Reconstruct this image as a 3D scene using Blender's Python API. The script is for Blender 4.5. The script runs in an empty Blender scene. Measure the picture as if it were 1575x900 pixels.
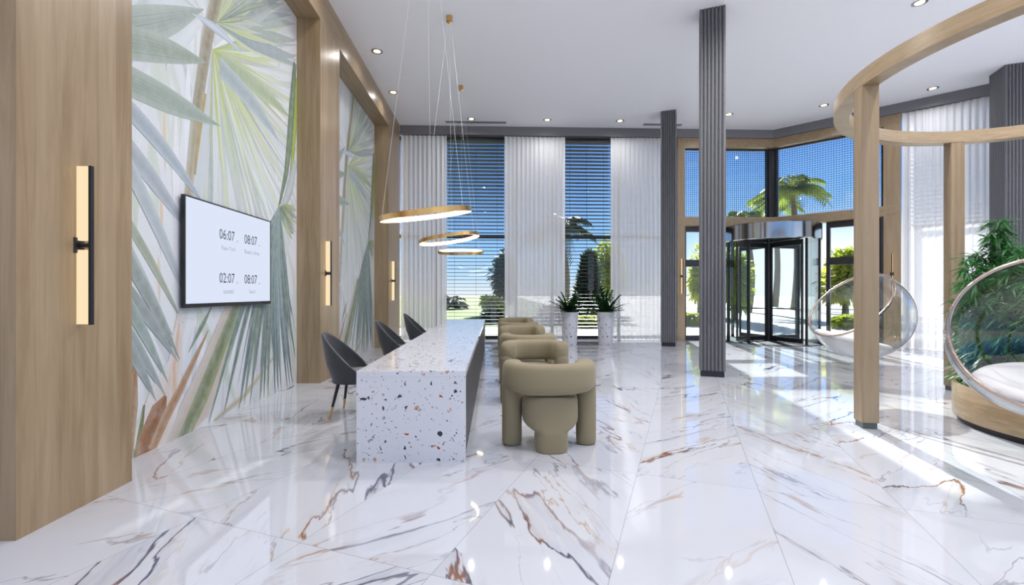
import bpy, bmesh, math, random
from mathutils import Vector, Matrix
R = math.radians
PI = math.pi
sc = bpy.context.scene
COL = sc.collection

# ------------------------------------------------------------------ camera, world, sun, exposure
H_CAM = 1.4
cam_d = bpy.data.cameras.new('camera')
cam_d.sensor_width = 36.0
cam_d.lens = 36.0 * 710.0 / 1575.0
cam_d.clip_start = 0.05
cam_d.clip_end = 500
cam = bpy.data.objects.new('camera', cam_d)
COL.objects.link(cam)
cam.location = (0, 0, H_CAM)
cam.rotation_euler = (R(90), 0, R(-2.057))
sc.camera = cam

SUN_AZ, SUN_EL = R(13.0), R(27.5)          # azimuth measured from +Y towards +X
SUN_STRENGTH = 14.0
sun_d = bpy.data.lights.new('sun', 'SUN')
sun_d.energy = SUN_STRENGTH
sun_d.angle = R(0.6)
sun_d.color = (1.0, 0.96, 0.9)
sun = bpy.data.objects.new('sun', sun_d)
COL.objects.link(sun)
sdir = Vector((math.sin(SUN_AZ) * math.cos(SUN_EL), math.cos(SUN_AZ) * math.cos(SUN_EL), math.sin(SUN_EL)))
sun.rotation_euler = (-sdir).to_track_quat('-Z', 'Y').to_euler()
sun.location = sdir * 60

SKY_STRENGTH = 1.0
LAMP_W = 310.0
sc.view_settings.view_transform = 'Standard'
sc.view_settings.look = 'None'
sc.view_settings.exposure = 0.0
sc.view_settings.gamma = 1.0
sc.view_settings.use_curve_mapping = False
cy = sc.cycles
cy.use_denoising = True
cy.max_bounces = 12
cy.diffuse_bounces = 5
cy.glossy_bounces = 5
cy.transmission_bounces = 8
cy.transparent_max_bounces = 24
cy.caustics_reflective = False
cy.caustics_refractive = False
cy.sample_clamp_indirect = 6.0
cy.sample_clamp_direct = 0.0


# ------------------------------------------------------------------ node helpers
class NT:
    def __init__(self, tree):
        self.t = tree

    def n(self, kind, **kw):
        nd = self.t.nodes.new(kind)
        for k, v in kw.items():
            setattr(nd, k, v)
        return nd

    def put(self, sock, v):
        if hasattr(v, 'links') and hasattr(v, 'is_output'):
            self.t.links.new(v, sock)
        elif v is not None:
            if hasattr(sock.default_value, '__len__') and not hasattr(v, '__len__'):
                v = [v] * len(sock.default_value)
            if hasattr(sock.default_value, '__len__') and len(sock.default_value) == 4 and len(v) == 3:
                v = (*v, 1.0)
            sock.default_value = v

    def m(self, op, a, b=None, c=None, clamp=False):
        nd = self.n('ShaderNodeMath', operation=op, use_clamp=clamp)
        self.put(nd.inputs[0], a)
        if b is not None: self.put(nd.inputs[1], b)
        if c is not None: self.put(nd.inputs[2], c)
        return nd.outputs[0]

    def mix(self, fac, a, b, blend='MIX'):
        nd = self.n('ShaderNodeMix', data_type='RGBA', blend_type=blend, clamp_factor=True)
        self.put(nd.inputs[0], fac)
        self.put(nd.inputs[6], a)
        self.put(nd.inputs[7], b)
        return nd.outputs[2]

    def rng(self, v, a, b, c=0.0, d=1.0, smooth=True):
        nd = self.n('ShaderNodeMapRange', interpolation_type='SMOOTHSTEP' if smooth else 'LINEAR')
        for i, x in enumerate((v, a, b, c, d)):
            self.put(nd.inputs[i], x)
        return nd.outputs[0]

    def xyz(self, x, y, z):
        nd = self.n('ShaderNodeCombineXYZ')
        for i, v in enumerate((x, y, z)):
            self.put(nd.inputs[i], v)
        return nd.outputs[0]

    def sep(self, v):
        nd = self.n('ShaderNodeSeparateXYZ')
        self.put(nd.inputs[0], v)
        return nd.outputs

    def noise(self, vec, scale=1.0, detail=2.0, rough=0.5, dist=0.0, color=False):
        nd = self.n('ShaderNodeTexNoise')
        self.put(nd.inputs['Vector'], vec)
        nd.inputs['Scale'].default_value = scale
        nd.inputs['Detail'].default_value = detail
        nd.inputs['Roughness'].default_value = rough
        nd.inputs['Distortion'].default_value = dist
        return nd.outputs['Color' if color else 'Fac']

    def vmul(self, v, s):
        nd = self.n('ShaderNodeVectorMath', operation='MULTIPLY')
        self.put(nd.inputs[0], v)
        self.put(nd.inputs[1], s)
        return nd.outputs[0]

    def vadd(self, v, s):
        nd = self.n('ShaderNodeVectorMath', operation='ADD')
        self.put(nd.inputs[0], v)
        self.put(nd.inputs[1], s)
        return nd.outputs[0]


MATS = {}


def new_mat(name):
    m = bpy.data.materials.new(name)
    m.use_nodes = True
    m.node_tree.nodes.clear()
    T = NT(m.node_tree)
    out = T.n('ShaderNodeOutputMaterial')
    MATS[name] = m
    return m, T, out


def principled(T, out, base, rough=0.5, metal=0.0, **kw):
    b = T.n('ShaderNodeBsdfPrincipled')
    T.put(b.inputs['Base Color'], base)
    T.put(b.inputs['Roughness'], rough)
    T.put(b.inputs['Metallic'], metal)
    for k, v in kw.items():
        T.put(b.inputs[k], v)
    T.t.links.new(b.outputs[0], out.inputs[0])
    return b


def plain(name, base, rough=0.5, metal=0.0, vary=0.04, scale=20.0, **kw):
    """A plain surface with a faint procedural unevenness of its colour."""
    m, T, out = new_mat(name)
    tc = T.n('ShaderNodeTexCoord').outputs['Object']
    f = T.noise(tc, scale, 4, 0.6)
    c = T.mix(f, [x * (1 - vary) for x in base], [min(1, x * (1 + vary)) for x in base])
    principled(T, out, c, rough, metal, **kw)
    return m


def emis(name, col, strength):
    m, T, out = new_mat(name)
    e = T.n('ShaderNodeEmission')
    T.put(e.inputs[0], col)
    e.inputs[1].default_value = strength
    T.t.links.new(e.outputs[0], out.inputs[0])
    return m


# ------------------------------------------------------------------ world
def make_world():
    w = bpy.data.worlds.new('sky')
    w.use_nodes = True
    w.node_tree.nodes.clear()
    T = NT(w.node_tree)
    tc = T.n('ShaderNodeTexCoord').outputs['Generated']
    x, y, z = T.sep(tc)
    r = T.n('ShaderNodeValToRGB')
    T.put(r.inputs[0], z)
    cr = r.color_ramp
    stops = [(0.0, (0.95, 1.0, 1.05)), (0.035, (0.62, 0.86, 1.1)), (0.10, (0.40, 0.75, 1.3)),
             (0.22, (0.25, 0.58, 1.28)), (0.38, (0.06, 0.19, 0.58)), (0.6, (0.30, 0.42, 0.75)), (1.0, (0.45, 0.55, 0.8))]
    cr.elements[0].position, cr.elements[0].color = stops[0][0], (*stops[0][1], 1)
    cr.elements[1].position, cr.elements[1].color = stops[-1][0], (*stops[-1][1], 1)
    for p, c in stops[1:-1]:
        e = cr.elements.new(p)
        e.color = (*c, 1)
    cl = T.noise(T.vmul(tc, (2.2, 2.2, 7.0)), 2.6, 6, 0.55)
    clm = T.m('MULTIPLY', T.rng(cl, 0.56, 0.74), T.rng(z, 0.28, 0.02, 0.25, 1.0))
    col = T.mix(clm, r.outputs[0], (1.0, 1.02, 1.05))
    lf = T.m('MULTIPLY', T.rng(x, 0.28, 0.0), T.rng(z, 0.06, 0.26))        # deeper blue high on the left
    col = T.mix(T.m('MULTIPLY', lf, 0.85), col, T.mix(0.62, col, (0.0, 0.005, 0.05)))
    hz_ = T.m('MULTIPLY', T.rng(x, 0.30, 0.50), T.rng(z, 0.17, 0.06))     # bright haze bank low on the right
    col = T.mix(hz_, col, (1.35, 1.40, 1.45))
    bg = T.n('ShaderNodeBackground')
    T.put(bg.inputs[0], col)
    bg.inputs[1].default_value = SKY_STRENGTH
    o = T.n('ShaderNodeOutputWorld')
    T.t.links.new(bg.outputs[0], o.inputs[0])
    sc.world = w


make_world()

# ------------------------------------------------------------------ materials
TILE_A = R(22.5)
SA, CA = math.sin(TILE_A), math.cos(TILE_A)


def wood(name, axis='z', tint=1.0):
    m, T, out = new_mat(name)
    tc = T.n('ShaderNodeTexCoord').outputs['Object']
    st = {'z': (1.0, 1.0, 0.06), 'y': (1.0, 0.06, 1.0), 'r': (0.25, 0.25, 2.0)}[axis]
    v = T.vmul(tc, st)
    g1 = T.noise(v, 14, 6, 0.65, 0.6)
    g2 = T.noise(T.vmul(v, (1, 1, 0.5)), 70, 3, 0.7)
    x, y, z = T.sep(tc)
    # boards about 14 cm wide, each its own slight tone
    if axis == 'z':
        bd = T.m('FLOOR', T.m('MULTIPLY', T.m('ADD', x, y), 7.0))
    else:
        bd = T.m('FLOOR', T.m('MULTIPLY', z, 7.0))
    wn = T.n('ShaderNodeTexWhiteNoise', noise_dimensions='1D')
    T.put(wn.inputs[1], bd)
    a = T.mix(T.rng(g1, 0.3, 0.7), [c * tint for c in (0.262, 0.178, 0.098)], [c * tint for c in (0.36, 0.263, 0.158)])
    b = T.mix(T.m('MULTIPLY', T.rng(g2, 0.5, 0.75), 0.35), a, [c * tint for c in (0.25, 0.165, 0.095)])
    c = T.mix(T.m('MULTIPLY', wn.outputs[0], 0.36), b, [c * tint for c in (0.46, 0.36, 0.24)])
    principled(T, out, c, 0.30)
    return m


def marble():
    m, T, out = new_mat('marble')
    tc = T.n('ShaderNodeTexCoord').outputs['Object']
    x, y, z = T.sep(tc)
    ac = T.m('SUBTRACT', T.m('MULTIPLY', x, CA), T.m('MULTIPLY', y, SA))
    al = T.m('ADD', T.m('MULTIPLY', x, SA), T.m('MULTIPLY', y, CA))
    W, L = 0.836, 1.675
    ua = T.m('DIVIDE', T.m('ADD', ac, 0.341), W)
    ul = T.m('DIVIDE', T.m('SUBTRACT', al, 0.33), L)
    col, row = T.m('FLOOR', ua), T.m('FLOOR', ul)
    fa, fl = T.m('SUBTRACT', ua, col), T.m('SUBTRACT', ul, row)
    par = T.m('FLOORED_MODULO', col, 2.0)
    sgn = T.m('SUBTRACT', 1.0, T.m('MULTIPLY', par, 2.0))
    lx = T.m('MULTIPLY', T.m('MULTIPLY', T.m('SUBTRACT', fa, 0.5), W), sgn)
    wn = T.n('ShaderNodeTexWhiteNoise', noise_dimensions='2D')
    T.put(wn.inputs['Vector'], T.xyz(col, row, 0.0))
    rv = T.vmul(wn.outputs['Color'], (37.0, 23.0, 41.0))
    a = R(56)
    vx = T.m('ADD', T.m('MULTIPLY', lx, math.cos(a)), T.m('MULTIPLY', al, math.sin(a)))
    vy = T.m('SUBTRACT', T.m('MULTIPLY', al, math.cos(a)), T.m('MULTIPLY', lx, math.sin(a)))
    base = T.vadd(T.xyz(T.m('MULTIPLY', vx, 0.25), T.m('MULTIPLY', vy, 1.15), 0.0), rv)
    warp = T.noise(base, 2.2, 5, 0.62, 0.0, True)
    vec = T.vadd(base, T.vmul(T.vadd(warp, (-0.5, -0.5, -0.5)), (0.40, 0.40, 0.3)))
    n1 = T.noise(vec, 1.15, 3, 0.5)
    d1 = T.m('SUBTRACT', n1, 0.5)
    ab1 = T.m('ABSOLUTE', d1)
    mk1 = T.rng(T.noise(base, 1.7, 2, 0.5), 0.38, 0.58)
    mk2 = T.rng(T.noise(T.vadd(base, (9.1, 3.3, 5.0)), 2.3, 2, 0.5), 0.42, 0.60)
    thin = T.m('MULTIPLY', T.rng(ab1, 0.0085, 0.001), T.m('ADD', T.m('MULTIPLY', mk1, 0.85), 0.15))
    smear = T.m('MULTIPLY', T.m('MULTIPLY', T.rng(d1, 0.075, 0.0), T.rng(d1, -0.004, 0.004)), mk1)
    streak = T.noise(T.vmul(vec, (1.0, 4.0, 1.0)), 3.5, 5, 0.6)
    smear = T.m('MULTIPLY', smear, T.rng(streak, 0.35, 0.75, 0.15, 0.9))
    # a family of near-parallel finer veins from the same flow
    fr = T.m('ABSOLUTE', T.m('SUBTRACT', T.m('FRACT', T.m('MULTIPLY', n1, 9.0)), 0.5))
    fam = T.m('MULTIPLY', T.rng(fr, 0.055, 0.008), T.m('MULTIPLY', T.rng(T.noise(T.vadd(vec, (5.5, 2.2, 1.0)), 2.6, 3, 0.6), 0.50, 0.66), 0.6))
    n2 = T.noise(T.vadd(vec, (3.7, 8.1, 2.2)), 1.6, 4, 0.55)
    d2 = T.m('ABSOLUTE', T.m('SUBTRACT', n2, 0.5))
    hair = T.m('MAXIMUM', fam, T.m('MULTIPLY', T.rng(d2, 0.0075, 0.001), T.m('ADD', T.m('MULTIPLY', mk2, 0.7), 0.10)))
    n3 = T.noise(T.vadd(vec, (13.7, 1.1, 7.2)), 2.6, 6, 0.6)
    blot = T.m('MULTIPLY', T.m('MULTIPLY', T.rng(n3, 0.56, 0.66), T.rng(ab1, 0.06, 0.0)), mk2)
    hue = T.noise(vec, 2.8, 3, 0.6)
    white = T.mix(T.noise(base, 0.9, 3, 0.5), (0.525, 0.545, 0.605), (0.60, 0.617, 0.665))
    c = T.mix(T.m('MULTIPLY', smear, 0.8), white, T.mix(T.rng(hue, 0.46, 0.62), (0.36, 0.38, 0.46), (0.46, 0.41, 0.37)))
    c = T.mix(T.m('MULTIPLY', blot, 0.7), c, T.mix(T.rng(hue, 0.4, 0.55), (0.20, 0.22, 0.31), (0.36, 0.19, 0.10)))
    c = T.mix(hair, c, T.mix(T.rng(hue, 0.45, 0.55), (0.27, 0.27, 0.31), (0.43, 0.29, 0.18)))
    c = T.mix(thin, c, T.mix(T.rng(hue, 0.47, 0.60), (0.085, 0.085, 0.13), (0.26, 0.115, 0.05)))
    ga = T.m('MULTIPLY', T.m('MINIMUM', fa, T.m('SUBTRACT', 1.0, fa)), W)
    gl = T.m('MULTIPLY', T.m('MINIMUM', fl, T.m('SUBTRACT', 1.0, fl)), L)
    g = T.m('LESS_THAN', T.m('MINIMUM', ga, gl), 0.0013)
    c = T.mix(g, c, (0.25, 0.25, 0.28))
    principled(T, out, c, 0.035, 0.0, **{'IOR': 1.8})
    return m


def terrazzo(name, grey=False, s=1.0):
    m, T, out = new_mat(name)
    tc = T.n('ShaderNodeTexCoord').outputs['Object']
    c = (0.63, 0.635, 0.675)
    wob = T.vmul(T.vadd(T.noise(tc, 20 * s, 2, 0.5, 0, True), (-0.5, -0.5, -0.5)), (0.05 / s,) * 3)
    v0 = T.vadd(tc, wob)
    for k, (scale, thr, keep) in enumerate(((21.0 * s, 0.13, 0.050), (38.0 * s, 0.12, 0.045), (85.0 * s, 0.10, 0.035))):
        rot = T.n('ShaderNodeVectorRotate', rotation_type='EULER_XYZ')
        T.put(rot.inputs['Vector'], T.vadd(v0, (k * 3.1, k * 1.7, k * 2.3)))
        rot.inputs['Rotation'].default_value = (0.6 + k, 0.9 - k * 0.4, 0.3 + k * 0.7)
        pv = T.vmul(rot.outputs[0], (1.0, 1.0, 1.35))
        vo = T.n('ShaderNodeTexVoronoi', feature='F1')
        ve = T.n('ShaderNodeTexVoronoi', feature='DISTANCE_TO_EDGE')
        for q in (vo, ve):
            T.put(q.inputs['Vector'], pv)
            q.inputs['Scale'].default_value = scale
        r, g, b = T.sep(vo.outputs['Color'])
        chip = T.m('MULTIPLY', T.m('GREATER_THAN', ve.outputs['Distance'], T.rng(g, 0, 1, thr * 0.3, thr * 1.6, False)),
                   T.m('LESS_THAN', r, keep))
        ramp = T.n('ShaderNodeValToRGB')
        ramp.color_ramp.interpolation = 'CONSTANT'
        T.put(ramp.inputs[0], b)
        if grey:
            st = [(0, (0.22, 0.22, 0.25)), (0.5, (0.42, 0.40, 0.40)), (0.8, (0.15, 0.15, 0.18))]
        else:
            st = [(0, (0.03, 0.035, 0.05)), (0.34, (0.30, 0.30, 0.34)), (0.52, (0.50, 0.27, 0.14)), (0.68, (0.05, 0.05, 0.06)),
                  (0.84, (0.42, 0.03, 0.015)), (0.92, (0.55, 0.42, 0.30))]
        e = ramp.color_ramp.elements
        e[0].position, e[0].color = st[0][0], (*st[0][1], 1)
        e[1].position, e[1].color = st[-1][0], (*st[-1][1], 1)
        for p, cc in st[1:-1]:
            q = e.new(p)
            q.color = (*cc, 1)
        c = T.mix(chip, c, ramp.outputs[0])
    principled(T, out, c, 0.12)
    return m


def sheer(name):
    m, T, out = new_mat(name)
    tc = T.n('ShaderNodeTexCoord').outputs['Object']
    f = T.noise(T.vmul(tc, (1, 1, 0.15)), 30, 3, 0.5)
    col = T.mix(f, (0.90, 0.905, 0.93), (0.96, 0.96, 0.975))
    d = T.n('ShaderNodeBsdfDiffuse')
    t = T.n('ShaderNodeBsdfTranslucent')
    tr = T.n('ShaderNodeBsdfTransparent')
    T.put(d.inputs[0], col)
    T.put(t.inputs[0], col)
    s1 = T.n('ShaderNodeMixShader')
    s1.inputs[0].default_value = 0.16
    T.t.links.new(d.outputs[0], s1.inputs[1])
    T.t.links.new(t.outputs[0], s1.inputs[2])
    s2 = T.n('ShaderNodeMixShader')
    s2.inputs[0].default_value = 0.13
    T.t.links.new(s1.outputs[0], s2.inputs[1])
    T.t.links.new(tr.outputs[0], s2.inputs[2])
    T.t.links.new(s2.outputs[0], out.inputs[0])
    return m


def thin_glass(name, tint=(0.95, 0.97, 0.98), edge=0.0, spec=1.0):
    m, T, out = new_mat(name)
    lw = T.n('ShaderNodeLayerWeight')
    lw.inputs[0].default_value = 0.5
    fres = T.m('ADD', 0.04, T.m('MULTIPLY', 0.96, T.m('POWER', lw.outputs['Facing'], 5.0)))
    tr = T.n('ShaderNodeBsdfTransparent')
    if edge:
        T.put(tr.inputs[0], T.mix(T.m('POWER', lw.outputs['Facing'], 2.0), tint, [t * (1 - edge) for t in tint]))
    else:
        T.put(tr.inputs[0], tint)
    gl = T.n('ShaderNodeBsdfGlossy')
    gl.inputs['Roughness'].default_value = 0.01
    mx = T.n('ShaderNodeMixShader')
    T.put(mx.inputs[0], T.m('MULTIPLY', fres, spec, clamp=True))
    T.t.links.new(tr.outputs[0], mx.inputs[1])
    T.t.links.new(gl.outputs[0], mx.inputs[2])
    T.t.links.new(mx.outputs[0], out.inputs[0])
    return m


def leafmat(name, c1, c2, trans=0.35, scale=6.0, rough=0.45):
    m, T, out = new_mat(name)
    tc = T.n('ShaderNodeTexCoord').outputs['Object']
    c = T.mix(T.rng(T.noise(tc, scale, 3, 0.6), 0.3, 0.7), c1, c2)
    b = T.n('ShaderNodeBsdfPrincipled')
    T.put(b.inputs['Base Color'], c)
    b.inputs['Roughness'].default_value = rough
    t = T.n('ShaderNodeBsdfTranslucent')
    T.put(t.inputs[0], c)
    mx = T.n('ShaderNodeMixShader')
    mx.inputs[0].default_value = trans
    T.t.links.new(b.outputs[0], mx.inputs[1])
    T.t.links.new(t.outputs[0], mx.inputs[2])
    T.t.links.new(mx.outputs[0], out.inputs[0])
    return m


def mural_mat():
    m, T, out = new_mat('mural_print')
    at = T.n('ShaderNodeAttribute', attribute_name='Col')
    tc = T.n('ShaderNodeTexCoord').outputs['Object']
    f = T.noise(tc, 9, 6, 0.65)
    f2 = T.noise(tc, 60, 3, 0.6)
    c = T.mix(T.rng(f, 0.35, 0.75, 0, 0.22), at.outputs['Color'], (0.64, 0.68, 0.71))
    c = T.mix(T.rng(f2, 0.45, 0.8, 0, 0.22), c, (0.34, 0.37, 0.33))
    principled(T, out, c, 0.5)
    return m


wood_v = wood('oak_vertical', 'z')
wood_h = wood('oak_horizontal', 'y')
wood_r = wood('oak_curved', 'r', 1.15)
marble_m = marble()
terr = terrazzo('terrazzo')
terr_pot = terrazzo('pale_terrazzo', True, 0.7)
sheer_m = sheer('sheer_fabric')
paint = plain('ceiling_paint', (0.94, 0.94, 0.98), 0.6, vary=0.01)
wallp = plain('wall_paint', (0.75, 0.75, 0.77), 0.6, vary=0.02)
pelm = plain('grey_paint', (0.175, 0.172, 0.19), 0.45, vary=0.03)
ribm = plain('grey_rib', (0.145, 0.148, 0.162), 0.42, vary=0.05)
blackm = plain('black_metal', (0.012, 0.012, 0.016), 0.35, vary=0.1)
blackp = plain('black_plinth', (0.015, 0.015, 0.022), 0.4, vary=0.1)
slatm = plain('blind_slat', (0.016, 0.020, 0.038), 0.5, vary=0.1)
greypanel = plain('grey_panel', (0.062, 0.062, 0.069), 0.5, vary=0.05)
velvet = plain('charcoal_velvet', (0.035, 0.037, 0.042), 0.75, vary=0.12, scale=60, **{'Sheen Weight': 0.35, 'Sheen Roughness': 0.5})
velvet2 = plain('grey_cushion', (0.075, 0.078, 0.085), 0.75, vary=0.1, scale=60, **{'Sheen Weight': 0.3})
boucle = plain('beige_fabric', (0.25, 0.21, 0.128), 0.85, vary=0.05, scale=90, **{'Sheen Weight': 0.15, 'Sheen Roughness': 0.4})
gold = plain('brass', (0.70, 0.43, 0.16), 0.25, 1.0, vary=0.05)
chrome = plain('chrome', (0.42, 0.43, 0.45), 0.12, 1.0, vary=0.03)
bronze = plain('bronze_rim', (0.52, 0.42, 0.36), 0.16, 0.9, vary=0.04)
whitem = plain('white_metal', (0.8, 0.8, 0.82), 0.4, vary=0.02)
cushm = plain('white_upholstery', (0.62, 0.61, 0.62), 0.8, vary=0.03, scale=50)
footm = plain('grey_green_foot', (0.10, 0.13, 0.115), 0.4, vary=0.05)
soilm = plain('dark_soil', (0.03, 0.024, 0.018), 0.95, vary=0.5, scale=60)
glass_m = thin_glass('window_glass', (0.93, 0.96, 0.97))
drum_g = thin_glass('door_glass', (0.86, 0.91, 0.92), 0.35, 1.2)
bubble_g = thin_glass('clear_acrylic', (0.975, 0.985, 0.985), 0.15, 1.4)
led = emis('warm_led', (1.0, 0.79, 0.50), 1.0)
ringled = emis('ring_led', (1.0, 0.82, 0.56), 7.0)
lampm = emis('downlight_glow', (1.0, 0.80, 0.48), 3.2)
screenm = emis('screen_white', (0.74, 0.81, 0.96), 0.98)
ink = plain('screen_ink', (0.03, 0.035, 0.06), 0.6)
ink2 = plain('screen_grey_ink', (0.38, 0.40, 0.46), 0.6)
bamboo_leaf = leafmat('bamboo_leaf', (0.025, 0.14, 0.03), (0.07, 0.27, 0.07), 0.35)
bamboo_stem = plain('bamboo_stem', (0.08, 0.16, 0.05), 0.5, vary=0.2)
fern_leaf = leafmat('fern_leaf', (0.008, 0.05, 0.012), (0.03, 0.12, 0.03), 0.22)
palm_leaf = leafmat('palm_leaf', (0.16, 0.27, 0.03), (0.42, 0.50, 0.08), 0.6, 0.8)
dark_leaf = leafmat('cypress_leaf', (0.012, 0.035, 0.012), (0.05, 0.10, 0.025), 0.25, 0.6)
lime_leaf = leafmat('lime_leaf', (0.32, 0.40, 0.03), (0.62, 0.66, 0.10), 0.5, 0.9)
trunk_m = plain('palm_trunk', (0.20, 0.16, 0.11), 0.9, vary=0.3, scale=4)
pave_m = plain('pale_paving', (0.62, 0.60, 0.56), 0.7, vary=0.08, scale=0.8)
grass_m = plain('lawn_green', (0.22, 0.30, 0.07), 0.9, vary=0.25, scale=1.2)
render_m = plain('white_render', (0.8, 0.8, 0.78), 0.8, vary=0.03)
mural_m = mural_mat()


# ------------------------------------------------------------------ mesh helpers
def link(name, bm, mat, parent=None, smooth=False, loc=None):
    me = bpy.data.meshes.new(name)
    bmesh.ops.recalc_face_normals(bm, faces=bm.faces[:])
    bm.to_mesh(me)
    bm.free()
    for mm in (mat if isinstance(mat, (list, tuple)) else [mat]):
        me.materials.append(mm)
    if smooth:
        me.polygons.foreach_set('use_smooth', [True] * len(me.polygons))
        if smooth != 'all':
            me.set_sharp_from_angle(angle=R(40))
    o = bpy.data.objects.new(name, me)
    COL.objects.link(o)
    if parent: o.parent = parent
    if loc: o.location = loc
    return o


def empty(name, loc=(0, 0, 0), rz=0.0):
    o = bpy.data.objects.new(name, None)
    COL.objects.link(o)
    o.empty_display_size = 0.1
    o.location = loc
    o.rotation_euler = (0, 0, rz)
    return o


def tag(o, label, cat, group=None, kind=None):
    o['label'] = label
    o['category'] = cat
    if group: o['group'] = group
    if kind: o['kind'] = kind
    return o


def struct(o):
    o['kind'] = 'structure'
    return o


def dup(root, loc=None, rz=None):
    r = root.copy()
    COL.objects.link(r)
    for ch in root.children:
        c = ch.copy()
        COL.objects.link(c)
        c.parent = r
        for g in ch.children:
            d = g.copy()
            COL.objects.link(d)
            d.parent = c
    if loc is not None: r.location = loc
    if rz is not None: r.rotation_euler = (0, 0, rz)
    return r


BM = bmesh.new


def box(bm, x0, x1, y0, y1, z0, z1, mtx=None, bev=0.0):
    vs = [bm.verts.new((x, y, z)) for x in (x0, x1) for y in (y0, y1) for z in (z0, z1)]
    fs = [(0, 1, 3, 2), (4, 6, 7, 5), (0, 4, 5, 1), (2, 3, 7, 6), (0, 2, 6, 4), (1, 5, 7, 3)]
    faces = [bm.faces.new([vs[i] for i in f]) for f in fs]
    if bev:
        es = list({e for f in faces for e in f.edges})
        r = bmesh.ops.bevel(bm, geom=es, offset=bev, segments=2, affect='EDGES', profile=0.5)
        vs = list({v for f in r['faces'] for v in f.verts} | {v for v in vs if v.is_valid})
    if mtx is not None:
        for v in vs: v.co = mtx @ v.co
    return bm


def prism(bm, pts, z0, z1):
    """pts: plan polygon."""
    a = [bm.verts.new((x, y, z0)) for x, y in pts]
    b = [bm.verts.new((x, y, z1)) for x, y in pts]
    n = len(pts)
    bm.faces.new(a[::-1])
    bm.faces.new(b)
    for i in range(n):
        bm.faces.new((a[i], a[(i + 1) % n], b[(i + 1) % n], b[i]))


def lathe(bm, prof, seg=40, c=(0, 0, 0), a0=0.0, a1=2 * PI, close=True, cap=True):
    full = abs(a1 - a0 - 2 * PI) < 1e-6
    n = seg if full else seg + 1
    rings = []
    for r, z in prof:
        rings.append([bm.verts.new((c[0] + r * math.cos(a0 + (a1 - a0) * i / seg), c[1] + r * math.sin(a0 + (a1 - a0) * i / seg), c[2] + z)) for i in range(n)])
    for A, B in zip(rings, rings[1:]):
        for i in range(seg):
            j = (i + 1) % n
            bm.faces.new((A[i], A[j], B[j], B[i]))
    if full and cap:
        if prof[0][0] > 1e-5: bm.faces.new(rings[0][::-1])
        if prof[-1][0] > 1e-5: bm.faces.new(rings[-1])
    return rings


def loft(bm, rings, cap=True, closed=True):
    vr = [[bm.verts.new(p) for p in r] for r in rings]
    n = len(vr[0])
    for A, B in zip(vr, vr[1:]):
        for i in range(n if closed else n - 1):
            j = (i + 1) % n
            bm.faces.new((A[i], A[j], B[j], B[i]))
    if cap and closed:
        bm.faces.new(vr[0][::-1])
        bm.faces.new(vr[-1])
    return vr


def tube(bm, pts, rad, seg=8, cap=True):
    pts = [Vector(p) for p in pts]
    rads = rad if isinstance(rad, (list, tuple)) else [rad] * len(pts)
    rings = []
    prev = None
    for i, p in enumerate(pts):
        t = (pts[min(i + 1, len(pts) - 1)] - pts[max(i - 1, 0)]).normalized()
        if prev is None:
            u = t.orthogonal().normalized()
        else:
            u = (prev - t * prev.dot(t)).normalized()
        prev = u
        w = t.cross(u)
        rings.append([p + (u * math.cos(2 * PI * k / seg) + w * math.sin(2 * PI * k / seg)) * rads[i] for k in range(seg)])
    loft(bm, rings, cap)


def superring(cx, cy_, z, a, b, e=2.6, n=32):
    r = []
    for k in range(n):
        t = 2 * PI * k / n
        c, s = math.cos(t), math.sin(t)
        r.append((cx + a * math.copysign(abs(c) ** (2 / e), c), cy_ + b * math.copysign(abs(s) ** (2 / e), s), z))
    return r


class Frame:
    """A facade: s runs along it, n points into the room from the pelmet's face."""
    def __init__(self, O, T, N):
        self.O, self.T, self.N = Vector((*O, 0)), Vector((*T, 0)), Vector((*N, 0))

    def p(self, s, n, z):
        v = self.O + self.T * s + self.N * n
        return Vector((v.x, v.y, z))

    def box(self, bm, s0, s1, n0, n1, z0, z1, bev=0):
        m = Matrix((( self.T.x, self.N.x, 0, self.O.x), (self.T.y, self.N.y, 0, self.O.y), (0, 0, 1, 0), (0, 0, 0, 1)))
        return box(bm, s0, s1, n0, n1, z0, z1, m, bev)


Q = math.sqrt(0.5)
CX, CY = 8.076, 13.15
FB = Frame((0.0, CY), (1, 0), (0, -1))
FD = Frame((CX, CY), (Q, -Q), (-Q, -Q))


def corner(n):
    return (CX - 0.41421 * n, CY - n)


def Lprism(bm, x0, s1, n0, n1, z0, z1):
    a, b = FD.p(s1, n0, 0), FD.p(s1, n1, 0)
    prism(bm, [(x0, CY - n0), corner(n0), (a.x, a.y), (b.x, b.y), corner(n1), (x0, CY - n1)], z0, z1)


# ------------------------------------------------------------------ the room shell
CEIL = 6.13
XW = -3.06            # left wall face
XP = -2.70            # face of the oak pillars
b = BM()
fl = [(-3.4, -6.5), (16, -6.5), (16, 5.5)]
pts = [(-3.4, -6.5), (13.6, -6.5), (15.6, 5.2), tuple(FD.p(7.4, -0.55, 0))[:2], corner(-0.55), (-3.4, CY + 0.55)]
prism(b, pts, -0.12, 0.0)
struct(link('floor', b, marble_m))
b = BM()
prism(b, pts, CEIL, CEIL + 0.25)
struct(link('ceiling', b, paint))
b = BM()
box(b, XW - 0.3, XW, -6.5, CY + 0.55, 0, CEIL)
struct(link('wall_left', b, wallp))
b = BM()
Lprism(b, XP, 7.4, 0.0, -0.6, 5.89, CEIL)
struct(link('trim_1', b, pelm))
b = BM()
box(b, XW, XP, -2.2, CY - 0.02, 5.63, CEIL - 0.001)
struct(link('trim_2', b, wood_h))


# ------------------------------------------------------------------ facade windows
FN0, FN1 = -0.40, -0.50      # frame depth


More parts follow.
